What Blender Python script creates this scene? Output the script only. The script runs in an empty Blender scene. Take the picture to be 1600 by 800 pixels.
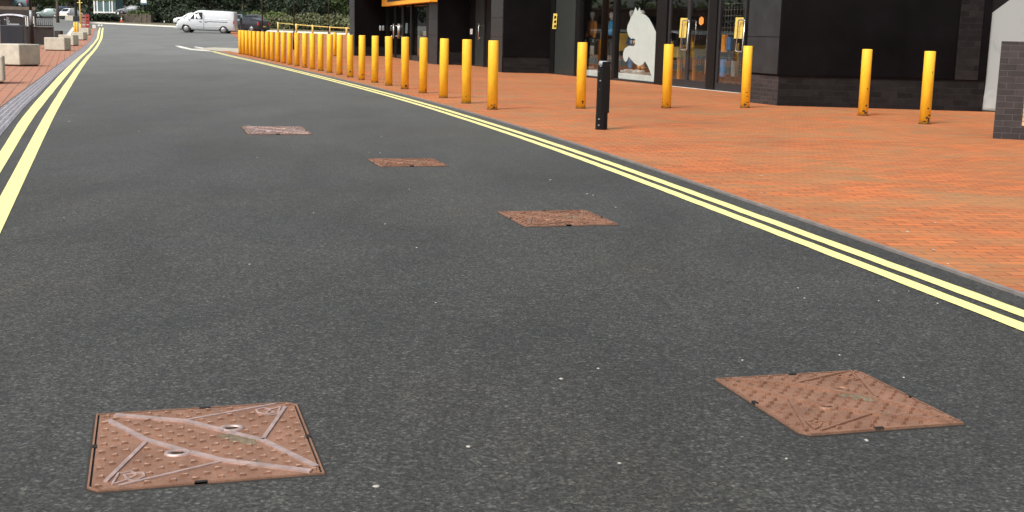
import bpy, bmesh, math, random
from mathutils import Vector, Matrix, noise
R = math.radians
scene = bpy.context.scene
random.seed(7)

# ------------------------------------------------------------------ camera
F, PITCH, ROLL, CAMH, CX, CY = 1893.72, .180137657, .0237078, 1.2034, 800., 400.
_c, _s = math.cos(PITCH), math.sin(PITCH)
_rt, _up, FW = Vector((1, 0, 0)), Vector((0, _s, _c)), Vector((0, _c, -_s))
RT = _rt * math.cos(ROLL) + _up * math.sin(ROLL)
UP = -_rt * math.sin(ROLL) + _up * math.cos(ROLL)
CAM = Vector((0, 0, CAMH))
cam_d = bpy.data.cameras.new('camera')
cam = bpy.data.objects.new('camera', cam_d)
scene.collection.objects.link(cam)
cam_d.sensor_width = 36
cam_d.lens = F / 1600 * 36
cam_d.clip_start = .05
cam_d.clip_end = 6000
m = Matrix((RT, UP, -FW)).transposed().to_4x4()
m.translation = CAM
cam.matrix_world = m
scene.camera = cam

# ------------------------------------------------------------------ light
SUN_EL, SUN_ROT = R(50), R(218)
world = bpy.data.worlds.new('World')
scene.world = world
world.use_nodes = True
wn = world.node_tree
bg = wn.nodes['Background']
sky = wn.nodes.new('ShaderNodeTexSky')
sky.sky_type = 'NISHITA'
sky.sun_disc = False
sky.sun_elevation = SUN_EL
sky.sun_rotation = SUN_ROT
sky.air_density = 1.2
sky.dust_density = 4.0
hs = wn.nodes.new('ShaderNodeHueSaturation')
hs.inputs['Saturation'].default_value = .30
wn.links.new(sky.outputs[0], hs.inputs['Color'])
wn.links.new(hs.outputs[0], bg.inputs['Color'])
bg.inputs['Strength'].default_value = .12
sd = bpy.data.lights.new('sun', 'SUN')
sd.energy = 1.8
sd.angle = R(16)
sd.color = (1, .95, .87)
sun = bpy.data.objects.new('sun', sd)
scene.collection.objects.link(sun)
# Nishita rotation: measured from +Y clockwise seen from above
dirv = Vector((math.sin(SUN_ROT) * math.cos(SUN_EL), math.cos(SUN_ROT) * math.cos(SUN_EL), math.sin(SUN_EL)))
sun.rotation_euler = dirv.to_track_quat('Z', 'Y').to_euler()
vs = scene.view_settings
vs.view_transform = 'Standard'
vs.look = 'None'
vs.gamma = 1
vs.exposure = .62

# ------------------------------------------------------------------ terrain and pixel -> place
SL = .0154
def TZ(y):
    if y < 50: return 0.
    if y < 66: return SL * (y - 50) ** 2 / 32
    if y < 225: return SL * (y - 58)
    return SL * 167
def ray(px, py):
    return FW + RT * ((px - CX) / F) - UP * ((py - CY) / F)
def P(px, py, off=0.):                       # ground point seen at this pixel of the photograph
    d = ray(px, py)
    f = lambda t: (CAM.z + d.z * t) - TZ(d.y * t) - off
    lo, hi, t = 0., None, 1.
    while t < 900:
        if f(t) < 0: hi = t; break
        lo = t; t *= 1.04
    if hi is None: hi = t
    for _ in range(50):
        mid = (lo + hi) / 2
        if f(mid) > 0: lo = mid
        else: hi = mid
    q = CAM + d * hi
    return Vector((q.x, q.y, TZ(q.y) + off))
def proj(p):
    d = Vector(p) - CAM
    z = d.dot(FW)
    return CX + F * d.dot(RT) / z, CY - F * d.dot(UP) / z
def PY(px, y, off=0.):                       # ground point in this pixel column at forward distance y
    z = TZ(y) + off
    a, b = -90., 90.
    for _ in range(50):
        mid = (a + b) / 2
        if proj((mid, y, z))[0] < px: a = mid
        else: b = mid
    return Vector((a, y, z))
def PZ(base, py):                            # height above a ground point at which the row py is reached
    lo, hi = -3., 40.
    for _ in range(50):
        mid = (lo + hi) / 2
        if proj((base[0], base[1], mid))[1] > py: lo = mid
        else: hi = mid
    return lo
def PW(px, py, a, b, off=0.):                # point on the upright plane through a and b
    a, b = Vector((a[0], a[1], 0)), Vector((b[0], b[1], 0))
    d = (b - a).normalized()
    n = Vector((d.y, -d.x, 0))
    r = ray(px, py)
    t = ((a + n * off) - CAM).dot(n) / r.dot(n)
    return CAM + r * t

# ------------------------------------------------------------------ materials
class NT:
    def __init__(s, mat):
        s.t = mat.node_tree; s.n = s.t.nodes; s.bsdf = s.n['Principled BSDF']
    def node(s, typ, **kw):
        nd = s.n.new('ShaderNode' + typ)
        for k, v in kw.items():
            if k.startswith('_'): setattr(nd, k[1:], v)
            else:
                key = int(k[1:]) if k[0] == 'i' and k[1:].isdigit() else k.replace('__', ' ')
                if isinstance(v, bpy.types.NodeSocket): s.t.links.new(v, nd.inputs[key])
                else: nd.inputs[key].default_value = v
        return nd
    def link(s, a, b): s.t.links.new(a, b)
    def coord(s, kind='Object', scale=None, rot=None):
        c = s.node('TexCoord').outputs[kind]
        if scale or rot:
            mp = s.node('Mapping', Vector=c)
            if scale: mp.inputs['Scale'].default_value = scale
            if rot: mp.inputs['Rotation'].default_value = rot
            c = mp.outputs[0]
        return c
    def noise(s, vec, scale, detail=4, rough=.55, dist=0.):
        return s.node('TexNoise', Vector=vec, Scale=scale, Detail=detail, Roughness=rough, Distortion=dist).outputs['Fac']
    def ramp(s, fac, stops):
        r = s.node('ValToRGB', Fac=fac)
        e = r.color_ramp.elements
        while len(e) < len(stops): e.new(.5)
        for el, (p, c) in zip(e, stops):
            el.position = p
            el.color = (c, c, c, 1) if not hasattr(c, '__len__') else (*c, 1)
        return r.outputs['Color']
    def mix(s, fac, a, b, mode='MIX'):
        nd = s.n.new('ShaderNodeMix'); nd.data_type = 'RGBA'; nd.blend_type = mode
        for idx, v in ((0, fac), (6, a), (7, b)):
            if isinstance(v, bpy.types.NodeSocket): s.t.links.new(v, nd.inputs[idx])
            elif idx == 0: nd.inputs[0].default_value = v
            else: nd.inputs[idx].default_value = (*v, 1) if len(v) == 3 else v
        return nd.outputs[2]
    def math(s, op, a, b=None):
        nd = s.n.new('ShaderNodeMath'); nd.operation = op
        for i, v in enumerate((a, b)):
            if v is None: continue
            if isinstance(v, bpy.types.NodeSocket): s.t.links.new(v, nd.inputs[i])
            else: nd.inputs[i].default_value = v
        return nd.outputs[0]
    def col(s, c): s.link(c, s.bsdf.inputs['Base Color'])
    def bump(s, h, strength=.3, dist=.01):
        b = s.node('Bump', Height=h, Strength=strength, Distance=dist)
        s.link(b.outputs[0], s.bsdf.inputs['Normal'])
MATS = {}
def mat(name, color=(.5, .5, .5), rough=.6, metal=0., spec=.5, var=.12, scale=6., bump=0., build=None):
    if name in MATS: return MATS[name]
    mt = bpy.data.materials.new(name); mt.use_nodes = True
    t = NT(mt); b = t.bsdf
    b.inputs['Base Color'].default_value = (*color, 1)
    b.inputs['Roughness'].default_value = rough
    b.inputs['Metallic'].default_value = metal
    b.inputs['Specular IOR Level'].default_value = spec
    if build: build(t)
    elif var:
        v = t.coord()
        nz = t.noise(v, scale, 5)
        k = t.ramp(nz, [(.3, 1 - var), (.7, 1 + var)])
        t.col(t.mix(1., color, k, 'MULTIPLY'))
        rr = t.node('MapRange', Value=nz, i3=max(0, rough - .08), i4=min(1, rough + .1))
        t.link(rr.outputs[0], b.inputs['Roughness'])
        if bump: t.bump(t.noise(v, scale * 8, 4), bump, .004)
    MATS[name] = mt
    return mt

def b_asphalt(t):
    v = t.coord()
    fine = t.node('TexVoronoi', Vector=v, Scale=95.).outputs['Distance']
    stone = t.node('TexVoronoi', Vector=v, Scale=120.).outputs['Color']
    sx = t.node('SeparateColor', Color=stone).outputs[0]
    grain = t.noise(v, 75, 7, .85)
    c = t.mix(t.ramp(grain, [(.40, 0), (.62, 1)]), (.010, .0108, .0100), (.083, .087, .081))
    c = t.mix(t.ramp(sx, [(.86, 0), (.97, .45)]), c, (.17, .165, .145))
    c = t.mix(t.ramp(sx, [(.10, .9), (.26, 0)]), c, (.018, .018, .017))
    c = t.mix(1., c, t.ramp(t.node('TexVoronoi', Vector=v, Scale=48.).outputs['Distance'], [(.1, 1.42), (.62, .66)]), 'MULTIPLY')
    mid = t.noise(t.coord(scale=(1, .45, 1), rot=(0, 0, R(-28))), .9, 7, .68, .5)
    c = t.mix(1., c, t.ramp(mid, [(.32, .62), (.62, 1.14)]), 'MULTIPLY')
    blotch = t.noise(v, 14, 6, .7)
    c = t.mix(1., c, t.ramp(blotch, [(.32, .74), (.68, 1.2)]), 'MULTIPLY')
    br_ = t.noise(v, .45, 3, .5)
    c = t.mix(t.ramp(br_, [(.46, 0), (.62, .8)]), c, t.mix(1., c, (1.08, 1.0, .91), 'MULTIPLY'))
    # grazing sheen painted as paler colour further up the road, pale scuffs across it
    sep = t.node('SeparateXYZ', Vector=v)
    sheen = t.noise(t.coord(scale=(.8, .3, 1)), .6, 7, .7, .4)
    fac = t.math('MULTIPLY', t.ramp(sheen, [(.3, .45), (.7, .85)]), t.node('MapRange', Value=sep.outputs['Y'], i1=7., i2=60., i3=.02, i4=1.).outputs[0])
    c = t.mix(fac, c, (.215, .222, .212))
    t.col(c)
    t.bsdf.inputs['Roughness'].default_value = .72
    t.bsdf.inputs['Specular IOR Level'].default_value = .5
    t.bump(t.math('ADD', fine, grain), .4, .005)
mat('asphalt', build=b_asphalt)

def brickmap(t, c1, c2, mortar, rot, bw=.2, bh=.1, ms=.006, offset=.5, kind='Object'):
    v = t.coord(kind, rot=(0, 0, rot))
    br = t.node('TexBrick', _offset=offset, Vector=v, Scale=1., Color1=(*c1, 1), Color2=(*c2, 1), Mortar=(*mortar, 1))
    br.inputs['Mortar Size'].default_value = ms
    br.inputs['Mortar Smooth'].default_value = .3
    br.inputs['Brick Width'].default_value = bw
    br.inputs['Row Height'].default_value = bh
    br.inputs['Bias'].default_value = 0.
    return v, br
def b_paving(t, k=1.):
    v, br = brickmap(t, (.53, .152, .040), (.37, .115, .034), (.13, .05, .025), R(-6))
    br.inputs['Mortar Size'].default_value = 0.
    v2, b2 = brickmap(t, (1, 1, 1), (1, 1, 1), (0, 0, 0), R(-6))
    jn = t.math('MULTIPLY', b2.outputs['Fac'], t.ramp(t.noise(t.coord(scale=(.5, 2, 1)), 2.2, 5, .7), [(.36, .4), (.58, 1)]))
    c = t.mix(jn, br.outputs['Color'], (.12, .045, .022))
    w = t.noise(t.coord(scale=(.75, 1.2, 1)), 1.1, 7, .68, .8)
    c = t.mix(t.ramp(w, [(.43, 0), (.66, .8)]), c, (.27, .165, .07))
    w2 = t.noise(v, 2.6, 6, .65)
    c = t.mix(t.ramp(w2, [(.55, 0), (.72, .45)]), c, (.56, .15, .045))
    w3 = t.noise(v, .35, 4)
    c = t.mix(1., c, t.ramp(w3, [(.3, .85), (.7, 1.12)]), 'MULTIPLY')
    g = t.noise(v, 140, 3, .7)
    c = t.mix(1., c, t.ramp(g, [(.3, .8), (.7, 1.2)]), 'MULTIPLY')
    t.col(c)
    t.bsdf.inputs['Roughness'].default_value = .8
    t.bump(t.math('SUBTRACT', t.math('MULTIPLY', g, .25), jn), .5, .005)
mat('red_paving', build=b_paving)
def b_paving_l(t):
    v, br = brickmap(t, (.43, .19, .115), (.36, .15, .09), (.13, .07, .05), R(70), .4, .2, .012)
    c = br.outputs['Color']
    w = t.noise(v, .7, 6, .65)
    c = t.mix(t.ramp(w, [(.4, 0), (.7, .6)]), c, (.33, .19, .12))
    t.col(c)
    t.bsdf.inputs['Roughness'].default_value = .85
mat('pale_red_paving', build=b_paving_l)
def b_gutter(t):
    u = t.coord('UV')
    s = t.node('SeparateXYZ', Vector=u)
    row = t.math('FRACT', t.math('MULTIPLY', s.outputs['X'], 5.))
    br = t.node('TexBrick', _offset=.5, Vector=t.node('CombineXYZ', X=s.outputs['Y'], Y=t.math('MULTIPLY', s.outputs['X'], 1.)).outputs[0], Scale=1., Color1=(.135, .13, .15, 1), Color2=(.20, .19, .215, 1), Mortar=(.3, .29, .3, 1))
    br.inputs['Mortar Size'].default_value = .012
    br.inputs['Brick Width'].default_value = .24
    br.inputs['Row Height'].default_value = .2
    c = t.mix(t.ramp(row, [(.0, .85), (.13, .5), (.2, 0)]), br.outputs['Color'], (.46, .44, .46))
    n = t.noise(t.coord(), 9, 5)
    c = t.mix(1., c, t.ramp(n, [(.3, .7), (.7, 1.3)]), 'MULTIPLY')
    t.col(c)
    t.bsdf.inputs['Roughness'].default_value = .8
mat('gutter_setts', build=b_gutter)
def b_line(t):
    v = t.coord()
    n = t.noise(v, 40, 6, .7)
    c = t.mix(t.ramp(n, [(.33, 1), (.5, 0)]), (.87, .80, .32), (.80, .72, .27))
    w = t.noise(v, 3., 6, .75)
    c = t.mix(t.ramp(w, [(.60, 0), (.76, .6)]), c, (.40, .35, .19))
    t.col(c)
    t.bsdf.inputs['Roughness'].default_value = .55
    t.bump(n, .3, .004)
mat('yellow_line_paint', build=b_line)
def b_iron(t):
    v = t.coord()
    n = t.noise(v, 7, 7, .7, .4)
    c = t.mix(t.ramp(n, [(.3, 0), (.7, 1)]), (.19, .094, .058), (.33, .178, .115))
    g = t.noise(v, 130, 4, .75)
    c = t.mix(1., c, t.ramp(g, [(.3, .72), (.7, 1.25)]), 'MULTIPLY')
    oi = t.node('ObjectInfo').outputs['Random']
    d = t.node('TexNoise', _noise_dimensions='4D', Vector=v, W=t.math('MULTIPLY', oi, 20.), Scale=4.2, Detail=6., Roughness=.65, Distortion=.9).outputs['Fac']
    c = t.mix(t.ramp(d, [(.60, 0), (.70, .75)]), c, (.135, .115, .085))
    t.col(c)
    t.bsdf.inputs['Roughness'].default_value = .62
    t.bsdf.inputs['Metallic'].default_value = .25
    t.bump(t.math('ADD', g, t.noise(v, 35, 3)), .35, .002)
mat('rusty_iron', build=b_iron)
mat('worn_iron_edge', (.46, .34, .31), .45, .5, var=.25, scale=30)
mat('worn_iron_pale', (.42, .30, .27), .5, .3, var=.25, scale=30)
mat('worn_iron_far', (.27, .19, .165), .55, .3, var=.3, scale=12)
mat('worn_lit_stud', (.47, .29, .215), .5, .3, var=.3, scale=30)
mat('dry_dirt', (.16, .125, .08), .95, var=.35, scale=60, bump=.5)
mat('worn_iron_dark', (.2, .14, .125), .55, .3, var=.25, scale=30)
mat('black_hole', (.008, .007, .006), .9, var=0)
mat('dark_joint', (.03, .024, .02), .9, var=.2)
def b_bollard(t):
    v = t.coord()
    oi = t.node('ObjectInfo').outputs['Random']
    c0 = t.mix(oi, (.93, .49, .025), (.96, .56, .032))
    n = t.noise(t.coord(scale=(1, 1, .3)), 14, 5)
    c = t.mix(1., c0, t.ramp(n, [(.3, .9), (.7, 1.08)]), 'MULTIPLY')
    z = t.node('SeparateXYZ', Vector=v).outputs['Z']
    chip = t.node('TexNoise', _noise_dimensions='4D', Vector=v, W=t.math('MULTIPLY', oi, 57.), Scale=13., Detail=5., Roughness=.6).outputs['Fac']
    thr = t.node('MapRange', Value=z, i1=0., i2=.26, i3=.12, i4=0.).outputs[0]
    k = t.ramp(t.math('ADD', chip, thr), [(.70, 0), (.712, 1)])
    c = t.mix(k, c, t.mix(t.noise(v, 60), (.035, .018, .01), (.16, .06, .02)))
    dirt = t.math('MULTIPLY', t.node('MapRange', Value=z, i1=0., i2=.07, i3=1., i4=0.).outputs[0], t.ramp(t.noise(v, 25, 4), [(.35, 0), (.65, .8)]))
    c = t.mix(dirt, c, (.16, .09, .03))
    t.col(c)
    t.bsdf.inputs['Roughness'].default_value = .42
    t.bump(t.math('SUBTRACT', t.noise(v, 30, 3), k), .25, .003)
mat('yellow_bollard_paint', build=b_bollard)
mat('yellow_paint', (.78, .45, .06), .5)
mat('pale_yellow_paint', (.75, .55, .16), .5)
mat('orange_sign', (.95, .42, .02), .45, var=.04)
mat('notice_yellow', (.72, .55, .12), .6, var=.15, scale=20)
mat('notice_orange', (.75, .28, .05), .6, var=.1)
def b_blackbrick(t):
    u = t.coord('UV')
    br = t.node('TexBrick', Vector=u, Scale=1., Color1=(.0065, .0058, .006, 1), Color2=(.0145, .0125, .013, 1), Mortar=(.013, .012, .0122, 1))
    br.inputs['Mortar Size'].default_value = .007
    br.inputs['Brick Width'].default_value = .29
    br.inputs['Row Height'].default_value = .108
    c = t.mix(1., br.outputs['Color'], t.ramp(t.noise(u, 6, 6, .7), [(.3, .7), (.7, 1.35)]), 'MULTIPLY')
    t.col(c)
    t.bsdf.inputs['Roughness'].default_value = .6
    t.bsdf.inputs['Specular IOR Level'].default_value = .12
    t.bump(t.math('SUBTRACT', t.noise(u, 30, 3), br.outputs['Fac']), .4, .006)
mat('black_brick', build=b_blackbrick)
def b_greybrick(t):
    u = t.coord('UV')
    br = t.node('TexBrick', Vector=u, Scale=1., Color1=(.017, .014, .0145, 1), Color2=(.034, .027, .027, 1), Mortar=(.058, .052, .05, 1))
    br.inputs['Mortar Size'].default_value = .0045
    br.inputs['Brick Width'].default_value = .215
    br.inputs['Row Height'].default_value = .081
    c = t.mix(1., br.outputs['Color'], t.ramp(t.noise(u, 8, 6, .7), [(.3, .7), (.7, 1.35)]), 'MULTIPLY')
    t.col(c)
    t.bsdf.inputs['Roughness'].default_value = .65
    t.bump(t.math('SUBTRACT', t.math('MULTIPLY', t.noise(u, 40, 3), .4), br.outputs['Fac']), .6, .008)
mat('dark_grey_brick', build=b_greybrick)
def b_tanbrick(t):
    u = t.coord('UV')
    br = t.node('TexBrick', Vector=u, Scale=1., Color1=(.62, .42, .24, 1), Color2=(.52, .33, .18, 1), Mortar=(.2, .13, .08, 1))
    br.inputs['Mortar Size'].default_value = .006
    br.inputs['Brick Width'].default_value = .215
    br.inputs['Row Height'].default_value = .06
    t.col(br.outputs['Color'])
    t.bsdf.inputs['Roughness'].default_value = .7
mat('tan_brick', build=b_tanbrick)
mat('polished_black_panel', (.0045, .0038, .0045), .25, spec=.07, var=.3, scale=1.2)
mat('polished_grey_stone', (.024, .027, .030), .4, spec=.3, var=.25, scale=3)
mat('dark_frame', (.008, .008, .0085), .4, spec=.15)
mat('grey_door_frame', (.026, .026, .028), .45, spec=.25)
mat('matte_grey_panel', (.03, .036, .034), .4, spec=.3)
mat('stainless', (.62, .61, .58), .25, .9, var=.1)
mat('white_plate', (.8, .8, .78), .5)
mat('printed_grey', (.33, .36, .36), .5)
mat('grey_vinyl', (.36, .39, .385), .5, build=lambda t: (
    t.col(t.mix(t.ramp(t.noise(t.coord(scale=(1, 1, .6)), 1.7, 4, .5, 1.5), [(.5, 0), (.62, 1)]), (.30, .33, .33), (.22, .24, .232))),))
def glass(name, tint, spec):
    mt = bpy.data.materials.new(name); mt.use_nodes = True
    n = mt.node_tree.nodes; l = mt.node_tree.links
    n.remove(n['Principled BSDF'])
    tr = n.new('ShaderNodeBsdfTransparent'); tr.inputs[0].default_value = (*tint, 1)
    gl = n.new('ShaderNodeBsdfGlossy'); gl.inputs['Roughness'].default_value = .012
    lw = n.new('ShaderNodeLayerWeight'); lw.inputs[0].default_value = .5
    pw = n.new('ShaderNodeMath'); pw.operation = 'POWER'; l.new(lw.outputs['Facing'], pw.inputs[0]); pw.inputs[1].default_value = 3.5
    fr = n.new('ShaderNodeMath'); fr.operation = 'MULTIPLY_ADD'; l.new(pw.outputs[0], fr.inputs[0]); fr.inputs[1].default_value = 1 - spec; fr.inputs[2].default_value = spec
    mx = n.new('ShaderNodeMixShader')
    l.new(fr.outputs[0], mx.inputs[0]); l.new(tr.outputs[0], mx.inputs[1]); l.new(gl.outputs[0], mx.inputs[2])
    l.new(mx.outputs[0], n['Material Output'].inputs[0])
    MATS[name] = mt
glass('shop_glass', (.95, .97, .96), .035)
glass('dark_glass', (.3, .32, .31), .06)
mat('car_glass', (.012, .016, .018), .1, spec=.35, var=0)
mat('cat_vinyl', (.44, .505, .475), .5, var=.05)
mat('plinth_white', (.74, .82, .82), .5)
mat('shop_floor', (.3, .28, .26), .5)
mat('shop_wall', (.12, .11, .10), .8)
mat('concrete', (.47, .445, .365), .85, var=.14, scale=5, bump=.4)
mat('pale_concrete', (.62, .60, .55), .85, var=.12)
mat('kerb_stone', (.19, .17, .16), .8, var=.2, scale=8)
mat('white_kerb', (.74, .71, .63), .8)
mat('cement', (.42, .39, .32), .9, var=.25, scale=1.5)
mat('white_paint', (.7, .69, .62), .6, var=.2)
mat('black_paint', (.008, .008, .008), .5, spec=.15, build=lambda t: (
    t.col(t.mix(t.ramp(t.noise(t.coord(), 26, 3, .5), [(.725, 0), (.74, 1)]), (.007, .007, .007), (.42, .40, .38))),))
mat('black_metal', (.014, .014, .016), .45)
mat('grey_metal', (.33, .36, .38), .4, .3)
mat('dark_bin', (.018, .021, .03), .35)
mat('canopy_white', (.68, .74, .84), .35)
mat('brown_wall', (.045, .034, .03), .85, var=.25, scale=3, bump=.3)
mat('tan_wall', (.16, .12, .09), .85, var=.3, scale=2)
mat('stone_wall', (.09, .075, .058), .9, var=.4, scale=3)
mat('red_plastic', (.34, .03, .03), .5)
mat('dusty_red', (.27, .12, .11), .6, var=.3)
mat('cone_orange', (.7, .13, .04), .6)
mat('van_silver', (.54, .56, .585), .3, .25, var=.03)
mat('black_trim', (.02, .02, .02), .6)
mat('tyre', (.015, .015, .015), .85)
mat('rim', (.32, .31, .31), .4, .6)
mat('car_white', (.74, .77, .8), .25, var=.02)
mat('car_black', (.02, .022, .028), .2, var=0)
mat('car_blue_pale', (.20, .28, .31), .25, .4, var=0)
mat('car_silver_green', (.25, .31, .30), .25, .4, var=0)
mat('car_navy', (.025, .035, .07), .25, var=0)
mat('car_grey', (.33, .35, .36), .3, .4, var=0)
mat('tail_red', (.5, .02, .03), .3, var=0)
mat('headlamp', (.65, .68, .7), .15, .3, var=0)
mat('plate_yellow', (.7, .6, .15), .5, var=0)
mat('bark', (.09, .075, .055), .9, var=.35, scale=8, bump=.5)
mat('earth', (.07, .055, .035), .95, var=.35, scale=1)
mat('verge_grass', (.14, .125, .07), .95, var=.4, scale=.8)
mat('roof_brown', (.13, .075, .05), .85, var=.25, scale=1)
mat('conservatory_glass', (.10, .17, .18), .12, var=0)
mat('sign_blue', (.05, .16, .24), .5)
mat('gum', (.36, .35, .32), .8, var=.1)
mat('orange_cloth', (.85, .30, .04), .85)
mat('dark_cloth', (.05, .048, .05), .9)
mat('grey_cloth', (.30, .30, .30), .9)
mat('blue_cloth', (.05, .32, .62), .85)
mat('denim', (.08, .2, .42), .85)
mat('shoe_white', (.65, .63, .58), .6)
mat('mannequin_grey', (.7, .68, .66), .5)
mat('box_yellow', (.55, .33, .05), .6)
def foliage(name, a, b, trans=.15):
    def f(t):
        g = t.node('NewGeometry').outputs['Random Per Island']
        n = t.noise(t.coord(), .55, 3)
        c = t.mix(g, a, b)
        c = t.mix(1., c, t.ramp(n, [(.3, .72), (.7, 1.35)]), 'MULTIPLY')
        t.col(c)
        t.bsdf.inputs['Roughness'].default_value = .6
        t.bsdf.inputs['Specular IOR Level'].default_value = .3
    mat(name, build=f)
foliage('leaf_dark', (.012, .021, .012), (.034, .052, .024))
foliage('leaf_mid', (.035, .055, .02), (.085, .12, .04))
foliage('leaf_olive', (.06, .068, .03), (.12, .125, .055))
foliage('leaf_light', (.06, .09, .025), (.13, .17, .05))

# ------------------------------------------------------------------ object helpers
COL = scene.collection.objects
def link_mesh(name, verts, faces, m, parent=None, uvs=None, smooth=False):
    me = bpy.data.meshes.new(name)
    me.from_pydata([tuple(v) for v in verts], [], faces)
    me.update()
    if uvs:
        ul = me.uv_layers.new(name='UVMap')
        for i, uv in enumerate(uvs): ul.data[i].uv = uv
    if smooth:
        for p in me.polygons: p.use_smooth = True
    me.materials.append(MATS[m] if isinstance(m, str) else m)
    o = bpy.data.objects.new(name, me)
    COL.link(o)
    if parent: o.parent = parent
    return o
class MB:
    def __init__(s): s.v = []; s.f = []; s.sm = []
    def add(s, vs, fs, sm=False):
        k = len(s.v); s.v += [Vector(v) for v in vs]; s.f += [tuple(i + k for i in f) for f in fs]; s.sm += [sm] * len(fs); return s
    def box(s, c, d, rz=0., rot=None):
        mt = rot or Matrix.Rotation(rz, 3, 'Z')
        x, y, z = d[0] / 2, d[1] / 2, d[2] / 2
        vs = [Vector(c) + mt @ Vector(q) for q in ((-x, -y, -z), (x, -y, -z), (x, y, -z), (-x, y, -z), (-x, -y, z), (x, -y, z), (x, y, z), (-x, y, z))]
        return s.add(vs, [(3, 2, 1, 0), (4, 5, 6, 7), (0, 1, 5, 4), (1, 2, 6, 5), (2, 3, 7, 6), (3, 0, 4, 7)])
    def prof(s, pts, seg=20, sm=True, axis=Vector((0, 0, 1)), org=Vector((0, 0, 0))):      # lathe (r, h)
        axis = Vector(axis).normalized()
        q = Vector((0, 0, 1)).rotation_difference(axis)
        vs, fs = [], []
        for r, h in pts:
            for i in range(seg):
                a = 2 * math.pi * i / seg
                vs.append(Vector(org) + q @ Vector((r * math.cos(a), r * math.sin(a), h)))
        for j in range(len(pts) - 1):
            for i in range(seg):
                a, b = j * seg + i, j * seg + (i + 1) % seg
                fs.append((a, b, b + seg, a + seg))
        s.add(vs, fs, sm)
        k = len(s.v) - len(vs)
        if pts[0][0] > 1e-4: s.f.append(tuple(k + i for i in reversed(range(seg)))); s.sm.append(False)
        if pts[-1][0] > 1e-4: s.f.append(tuple(k + (len(pts) - 1) * seg + i for i in range(seg))); s.sm.append(False)
        return s
    def tube(s, path, r, seg=10):
        path = [Vector(p) for p in path]
        rs = r if hasattr(r, '__len__') else [r] * len(path)
        vs, fs = [], []
        for i, p in enumerate(path):
            d = (path[min(i + 1, len(path) - 1)] - path[max(i - 1, 0)]).normalized()
            a = d.cross(Vector((0, 0, 1)))
            if a.length < .05: a = d.cross(Vector((1, 0, 0)))
            a.normalize(); b = d.cross(a)
            for k in range(seg):
                t = 2 * math.pi * k / seg
                vs.append(p + (a * math.cos(t) + b * math.sin(t)) * rs[i])
        for j in range(len(path) - 1):
            for k in range(seg):
                q, w = j * seg + k, j * seg + (k + 1) % seg
                fs.append((q, q + seg, w + seg, w))
        fs.append(tuple(range(seg))); fs.append(tuple((len(path) - 1) * seg + k for k in reversed(range(seg))))
        return s.add(vs, fs, True)
    def poly(s, pts, thick, n):                                 # flat outline given real thickness
        n = Vector(n).normalized(); k = len(pts)
        vs = [Vector(p) for p in pts] + [Vector(p) - n * thick for p in pts]
        fs = [tuple(range(k)), tuple(reversed(range(k, 2 * k)))] + [(i, i + k, (i + 1) % k + k, (i + 1) % k) for i in range(k)]
        return s.add(vs, fs)
    def build(s, name, m, parent=None, loc=None, bevel=0., fix=True):
        o = link_mesh(name, s.v, s.f, m, parent)
        for p, f in zip(o.data.polygons, s.sm): p.use_smooth = f
        if fix:
            bm = bmesh.new(); bm.from_mesh(o.data); bmesh.ops.recalc_face_normals(bm, faces=bm.faces); bm.to_mesh(o.data); bm.free()
        if loc is not None: o.location = loc
        if bevel:
            b = o.modifiers.new('bevel', 'BEVEL'); b.width = bevel; b.segments = 2; b.limit_method = 'ANGLE'
        return o
def tag(o, label=None, cat=None, group=None, kind=None):
    if label: o['label'] = label
    if cat: o['category'] = cat
    if group: o['group'] = group
    if kind: o['kind'] = kind
    return o
def thing(name, loc, label, cat, group=None, rz=0.):
    o = bpy.data.objects.new(name, None); COL.link(o)
    o.empty_display_size = .2
    o.location = loc; o.rotation_euler = (0, 0, rz)
    return tag(o, label, cat, group)
def kids(o): return [c for c in bpy.data.objects if c.parent == o]
def dup(o, loc=None, rz=None, label=None, group=None, parent=None):
    c = o.copy(); COL.link(c)
    if parent: c.parent = parent
    if loc is not None: c.location = loc
    if rz is not None: c.rotation_euler = (0, 0, rz)
    if label: c['label'] = label
    if group: c['group'] = group
    for k in kids(o): dup(k, parent=c)
    return c
def wallbox(mb, a, b, z0, z1, thick, off=0.):                   # upright slab whose face runs a -> b; thickness away from the viewer
    a, b = Vector((a[0], a[1], 0)), Vector((b[0], b[1], 0))
    d = (b - a).normalized(); n = Vector((d.y, -d.x, 0))
    p = [a + n * off, b + n * off, b + n * (off - thick), a + n * (off - thick)]
    vs = [q + Vector((0, 0, z)) for z in (z0, z1) for q in p]
    return mb.add(vs, [(3, 2, 1, 0), (4, 5, 6, 7), (0, 1, 5, 4), (1, 2, 6, 5), (2, 3, 7, 6), (3, 0, 4, 7)])
def boxuv(o, scale=1.):                                         # metre UVs: u along the wall, v up
    me = o.data
    ul = me.uv_layers.new(name='UVMap')
    for p in me.polygons:
        n = p.normal
        if abs(n.z) > .7: a, b = Vector((1, 0, 0)), Vector((0, 1, 0))
        else: a = Vector((-n.y, n.x, 0)).normalized(); b = Vector((0, 0, 1))
        for li in p.loop_indices:
            co = me.vertices[me.loops[li].vertex_index].co
            ul.data[li].uv = (co.dot(a) * scale, co.dot(b) * scale)
    return o

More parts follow.
